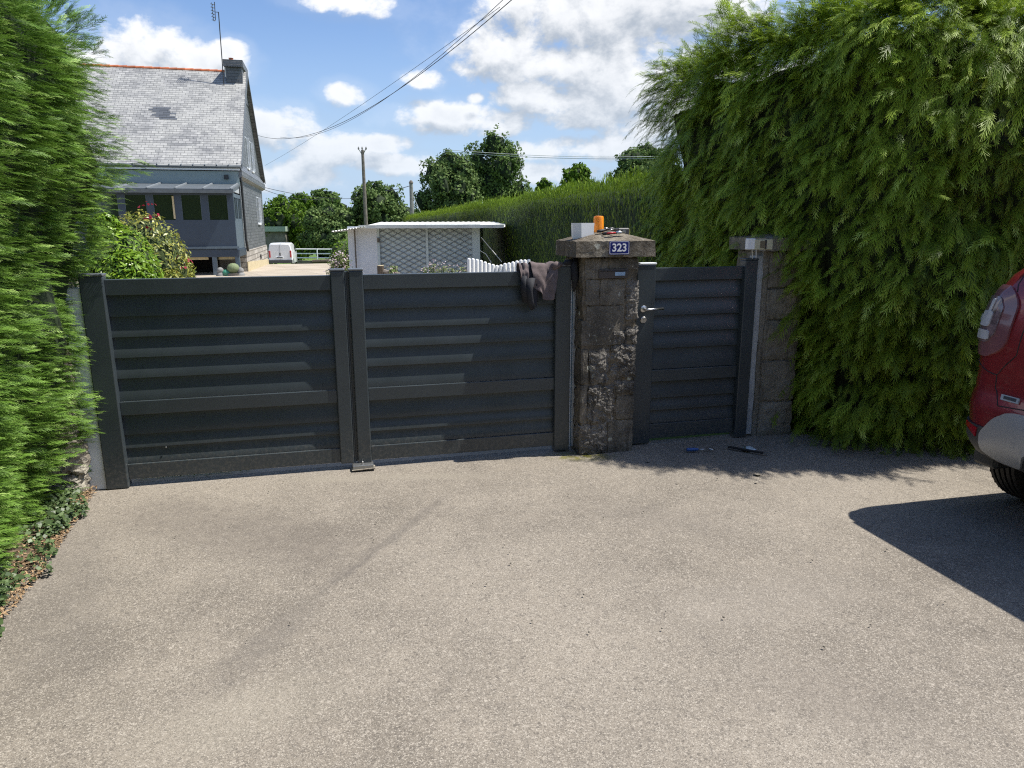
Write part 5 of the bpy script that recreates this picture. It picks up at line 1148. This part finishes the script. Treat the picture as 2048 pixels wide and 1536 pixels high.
# local: x forward, y left
CR = [(.36,.14,3.88,.74,5),(.40,.05,3.95,.79,5),(.48,.0,3.98,.82,5),(.60,.0,3.99,.83,5),(.68,.01,3.98,.83,5),(.73,.03,3.96,.825,5),(.78,.05,3.94,.815,4.6),(.86,.055,3.90,.81,4.4),(.94,.05,3.78,.81,4.4),(1.00,.05,3.45,.81,4.2),(1.04,.05,3.0,.81,4),(1.12,.055,2.85,.81,3.8),(1.22,.07,2.7,.80,3.7),(1.32,.09,2.52,.785,3.6),(1.42,.15,2.3,.755,3.5),(1.50,.24,2.1,.71,3.4),(1.56,.40,1.85,.63,3.2),(1.585,.85,1.6,.42,3)]
def cpar(z):
    Z = [c[0] for c in CR]; return [np.interp(z, Z, [c[i] for c in CR]) for i in (1, 2, 3, 4)]
def cpt(th, z, off=0.0):
    xr, xf, hw, n = cpar(z); c, s_ = math.cos(th), math.sin(th); a = (xf - xr) / 2; e = 2 / n; e2 = 2 / (n * (1.0))
    # rear and front ends: keep corner radius near .35 m by working in blocks
    rc = .30; L2 = a - rc; ux = abs(c) ** e * (1 if c > 0 else -1); uy = abs(s_) ** e * (1 if s_ > 0 else -1)
    x = (xr + xf) / 2 + ux * a; y = uy * hw
    if off:
        p0 = np.array(cpt(th, z)); p1 = np.array(cpt(th + .01, z)); p2 = np.array(cpt(th, z + .01)); nn = np.cross(p1 - p0, p2 - p0); nn /= np.linalg.norm(nn) + 1e-9; q = p0 + nn * off; return tuple(q)
    return (x, y, z)
# perimeter sampled by arc position for an even mesh
def ring(z, N=120):
    # rounded rectangle with corner radius, param consistent between rings
    xr, xf, hw, n = cpar(z); rc = min(.34, hw * .8); rr2 = float(np.interp(z, [.6, .8], [.30, .20]))
    pts = []; 
    def arc(cx, cy, a0, a1, k, rx, ry):
        for i in range(k): a = a0 + (a1 - a0) * i / k; pts.append((cx + rx * math.cos(a), cy + ry * math.sin(a), z))
    rx, ry = rr2, rr2 * .9
    # start rear centre going to left corner (y+)
    def line(x0, y0, x1, y1, k):
        for i in range(k): f = i / k; pts.append((x0 + (x1 - x0) * f, y0 + (y1 - y0) * f, z))
    cr_ = .045   # crown of rear face
    k1 = 14
    for i in range(k1): f = i / k1; y_ = f * (hw - ry); pts.append((xr + cr_ * (f * .55) ** 2, y_, z))
    xo = xr + cr_ * .3
    arc(xo + rx, hw - ry, math.pi, math.pi / 2, 20, rx, ry)
    line(xo + rx, hw, xf - .5, hw - .01, 16); arc(xf - .5, hw - .01 - .45, math.pi / 2, 0, 10, .5, .45)
    line(xf, hw - .46, xf, 0, 4)
    return pts + [(p_[0], -p_[1], p_[2]) for p_ in pts[::-1]]
m_ = MB(); rings = [ring(c[0]) for c in CR]; RN = len(rings[0]); 
zsx = [CR[0][0]]; 
for a, b in zip(CR, CR[1:]): zsx += list(np.linspace(a[0], b[0], 3)[1:])
rings = [ring(z) for z in zsx]; m_.grid([r_ + [r_[0]] for r_ in rings]); m_.add(rings[-1], [tuple(range(RN))]); m_.add(rings[0], [tuple(range(RN))[::-1]])
body = auto(m_.build('body', M['carred'], car), 50)
def sp(u, z, off):           # u: rear-face coordinate, index along ring (0 centre .. 14 corner start .. 34 side)
    r_ = ring(z); i = int(math.floor(u)); f = u - i; p = np.array(r_[i]) * (1 - f) + np.array(r_[i + 1]) * f
    q = np.array(r_[i + 1]) - np.array(r_[i]); r2 = ring(z + .01); w2 = np.array(r2[i]) * (1 - f) + np.array(r2[i + 1]) * f - p; nn = np.cross(q, w2); nn /= np.linalg.norm(nn); nn = -nn if np.dot(nn, p - np.array([1.9, 0, z])) < 0 else nn
    return tuple(p + nn * off)
def patch(poly, off, rim=.0, K=5, bulge=.0, name='patch', mat=None, parent=car, skirt=True):
    c = np.mean(poly, 0); m_ = MB(); rows = []
    if skirt: rows.append([sp(u, z, .001) for u, z in poly])
    for k in range(K + 1):
        f = 1 - k / K; rows.append([sp(c[0] + (u - c[0]) * f, c[1] + (z - c[1]) * f, off + bulge * (1 - f * f)) for u, z in poly])
    m_.grid([r_ + [r_[0]] for r_ in rows]); return auto(m_.build(name, mat, parent), 45)
def rpoly(u0, u1, z0_, z1_, r_u, r_z, n=6, skew=0.0):
    out = []
    for cx, cz, a0 in ((u1 - r_u, z1_ - r_z, 0), (u0 + r_u, z1_ - r_z, 90), (u0 + r_u, z0_ + r_z, 180), (u1 - r_u, z0_ + r_z, 270)):
        for i in range(n + 1): a = R(a0 + 90 * i / n); z = cz + r_z * math.sin(a); out.append((cx + r_u * math.cos(a) + skew * (z - z0_), z))
    P = []
    for i in range(len(out)):
        a, b = out[i], out[(i + 1) % len(out)]; P.append(a); 
        if abs(a[0] - b[0]) + abs(a[1] - b[1]) * 10 > .6: P += [(a[0] + (b[0] - a[0]) * f, a[1] + (b[1] - a[1]) * f) for f in (.25, .5, .75)]
    return P
# ring index: 0..14 rear centre->corner, 14..34 corner arc, 34.. side
tl = patch(rpoly(11.8, 24.5, .965, 1.36, 4.0, .13), .014, name='tail_light', mat=M['lamp_dark'], bulge=.008)
patch(rpoly(13.5, 24.2, 1.045, 1.30, 3.0, .07), .024, name='lens', mat=M['lamp_clear'], bulge=.004, parent=tl)
patch(rpoly(15.5, 20.3, 1.13, 1.215, .8, .02), .034, name='reflector', mat=M['lamp_white'], parent=tl, K=2)
patch(rpoly(16.8, 18.0, 1.205, 1.285, .3, .01), .032, name='reflector', mat=M['lamp_white'], parent=tl, K=2)
patch(rpoly(20.2, 23.2, 1.155, 1.19, .4, .008), .032, name='reflector', mat=M['lamp_white'], parent=tl, K=2)
patch(rpoly(14.8, 21.5, 1.06, 1.112, 1.0, .012), .030, name='reflector', mat=M['lamp_white'], parent=tl, K=2)
tr2 = patch([(RN - 1.02 - u, z) for u, z in rpoly(11.8, 24.5, .965, 1.36, 4.0, .13)], .014, name='tail_light', mat=M['lamp_dark'], bulge=.008)
# lower cladding
def band(u0, u1, zlo, zhi, off, name, mat, parent=car, n=70, both=True):
    us = np.linspace(u0, u1, n); m_ = MB(); zz = lambda f, u: (zlo(u) + (zhi(u) - zlo(u)) * f)
    m_.grid([[sp(u, zz(0, u), .001) for u in us]] + [[sp(u, zz(f, u), off) for u in us] for f in (0.0, .2, .4, .6, .8, 1.0)] + [[sp(u, zz(1, u), .001) for u in us]])
    m_.grid([[sp(us[0], zz(f, us[0]), o_) for o_ in (.001, off)] for f in (0, .2, .4, .6, .8, 1)]); m_.grid([[sp(us[-1], zz(f, us[-1]), o_) for o_ in (.001, off)] for f in (0, .2, .4, .6, .8, 1)])
    return auto(m_.build(name, mat, parent), 40)
RR = RN - 2.001
band(.01, 50, lambda u: .37, lambda u: .575, .010, 'lower_cladding', M['greyplas']); band(RN - 52, RR, lambda u: .37, lambda u: .575, .010, 'lower_cladding', M['greyplas'])
# silver skid plate, its upper edge sweeping down to the corner
def ztop(u): return .700 - (max(0, u - 7) / 7.5) ** 2.6 * .16 - (max(0, u - 3) * .0006)
def zbot(u): return (.415 + min(.13, max(0, 8.5 - u) * .05)) + (max(0, u - 11) / 3.5) ** 2 * .04
band(.01, 14.5, zbot, ztop, .026, 'skid_plate', M['silver']); band(RN - 16, RR, lambda u: zbot(RN - 1 - u), lambda u: ztop(RN - 1 - u), .026, 'skid_plate', M['silver'])
patch([(15.8, .565), (21.5, .575), (21.5, .545), (16.2, .51)], .018, name='reflector', mat=M['lamp_red'], K=2)
# badge near the tailgate foot
bg_ = patch([(9.0, .745), (11.5, .745), (11.5, .775), (9.0, .775)], .010, name='badge', mat=M['lightzinc'], K=2)
patch([(9.3, .752), (11.1, .752), (11.1, .768), (9.3, .768)], .0112, name='badge_mark', mat=M['greyplas'], K=2, parent=bg_, skirt=False)
# panel seams
def seam(pts, name='panel_seam', r_=.0035):
    P = []
    for (u0, z0_), (u1, z1_) in zip(pts, pts[1:]):
        for f in np.linspace(0, 1, 7)[:-1]: P.append(sp(u0 + (u1 - u0) * f, z0_ + (z1_ - z0_) * f, -.0005))
    P.append(sp(*pts[-1], -.0005)); m_ = MB(); m_.tube(P, r_, 6); return m_.build(name, M['black'], car, True)
seam([(11.8, .71), (12.6, .80), (12.8, .87), (11.8, .93), (10.4, 1.0), (10.1, 1.15), (10.4, 1.33), (11.5, 1.42)])
seam([(13.2, 1.335), (15, 1.42), (17, 1.475)])
seam([(0.1, .73), (8, .725), (11.8, .71)]); seam([(12.8, .87), (18, .90), (24, .93), (33, .95)])
# rear window
patch(rpoly(.05, 9.0, 1.10, 1.46, .6, .04), .004, name='rear_window', mat=M['glass'], K=3); patch([(RN - 1.02 - u, z) for u, z in rpoly(.05, 9.0, 1.10, 1.46, .6, .04)], .004, name='rear_window', mat=M['glass'], K=3)
for sgn in (0, 1):
    for u0, u1 in ((36, 39.0), (39.2, 43), (43.2, 47)):
        P_ = rpoly(u0, u1, 1.09, 1.40, .4, .04); P_ = [(RN - 1 - u, z) for u, z in P_] if sgn else P_
        patch(P_, .004, name='side_window', mat=M['glass'], K=3)
m_ = MB(); m_.grid([[(.52 + .25 * a, y_, 1.50 + .014 * a) for y_ in np.linspace(-.56, .56, 9)] for a in (-.9, 1)]); m_.grid([[(.52 + .25 * a, y_, 1.475 + .014 * a) for y_ in np.linspace(-.56, .56, 9)] for a in (-.9, 1)])
m_ = MB(); m_.box(.20, .70, -.60, .60, 1.535, 1.575, .010); m_.build('roof_spoiler', M['carred'], car)
for sy in (-1, 1): m_ = MB(); m_.tube([(.75, sy * .58, 1.55), (.85, sy * .58, 1.61), (1.7, sy * .58, 1.61), (1.8, sy * .58, 1.55)], .016, 8); m_.build('roof_rail', M['blackp'], car, True)
m_ = MB(); m_.tube([(.95, 0, 1.51), (.78, 0, 1.68)], .004, 6); m_.build('aerial', M['black'], car)
# wheels
for x_ in (.66, 3.2):
    for sy in (-1, 1):
        m_ = MB(); rw = .335; hw_ = .105; pr = [(rw * .60, -hw_), (rw * .9, -hw_ * 1.02), (rw * .97, -hw_ * .86)]
        for k in range(5):
            c_ = -hw_ * .72 + k * hw_ * .36; pr += [(rw * 1.0, c_ - hw_ * .13), (rw * 1.0, c_ + hw_ * .09), (rw * .965, c_ + hw_ * .11), (rw * .965, c_ + hw_ * .20)]
        pr = pr[:-2] + [(rw * .97, hw_ * .86), (rw * .9, hw_ * 1.02), (rw * .60, hw_)]
        m_.lathe(pr, (x_, sy * .70, rw + .012), 48, 'y'); tr_ = m_
        for k in range(46):
            a = 2 * math.pi * k / 46
            for side in (-1, 1):
                q = [(x_ + rw * r_ * math.cos(a + da), sy * .70 + side * hw_ * w_, rw + .012 + rw * r_ * math.sin(a + da)) for r_, w_, da in ((.93, .98, 0), (1.008, .82, .0), (1.008, .82, .05), (.93, .98, .05))]; tr_.add(q, [(0, 1, 2, 3)])
        wl = auto(m_.build('wheel', M['black'], car), 30)
        m_ = MB(); m_.lathe([(rw * .60, 0), (rw * .56, sy * .012), (rw * .12, -sy * .02), (rw * .10, sy * .01)], (x_, sy * (.70 + .10), rw + .012), 24, 'y'); m_.build('rim', M['steel'], wl)
m_ = MB(); m_.box(.45, 3.6, -.60, .60, .20, .32, .03); m_.build('underbody', M['black'], car)
m_ = MB(); m_.box(.20, .34, .62, .79, .28, .42, .02); m_.build('mud_flap', M['greyplas'], car)
m_ = MB(); m_.tube([(.50, .22, .35), (.12, .22, .345), (.05, .23, .34)], .034, 14, cap=False); ex = m_.build('exhaust_pipe', M['steel'], car, True); mo = ex.modifiers.new('wall', 'SOLIDIFY'); mo.thickness = .003
bpy.context.view_layer.update()
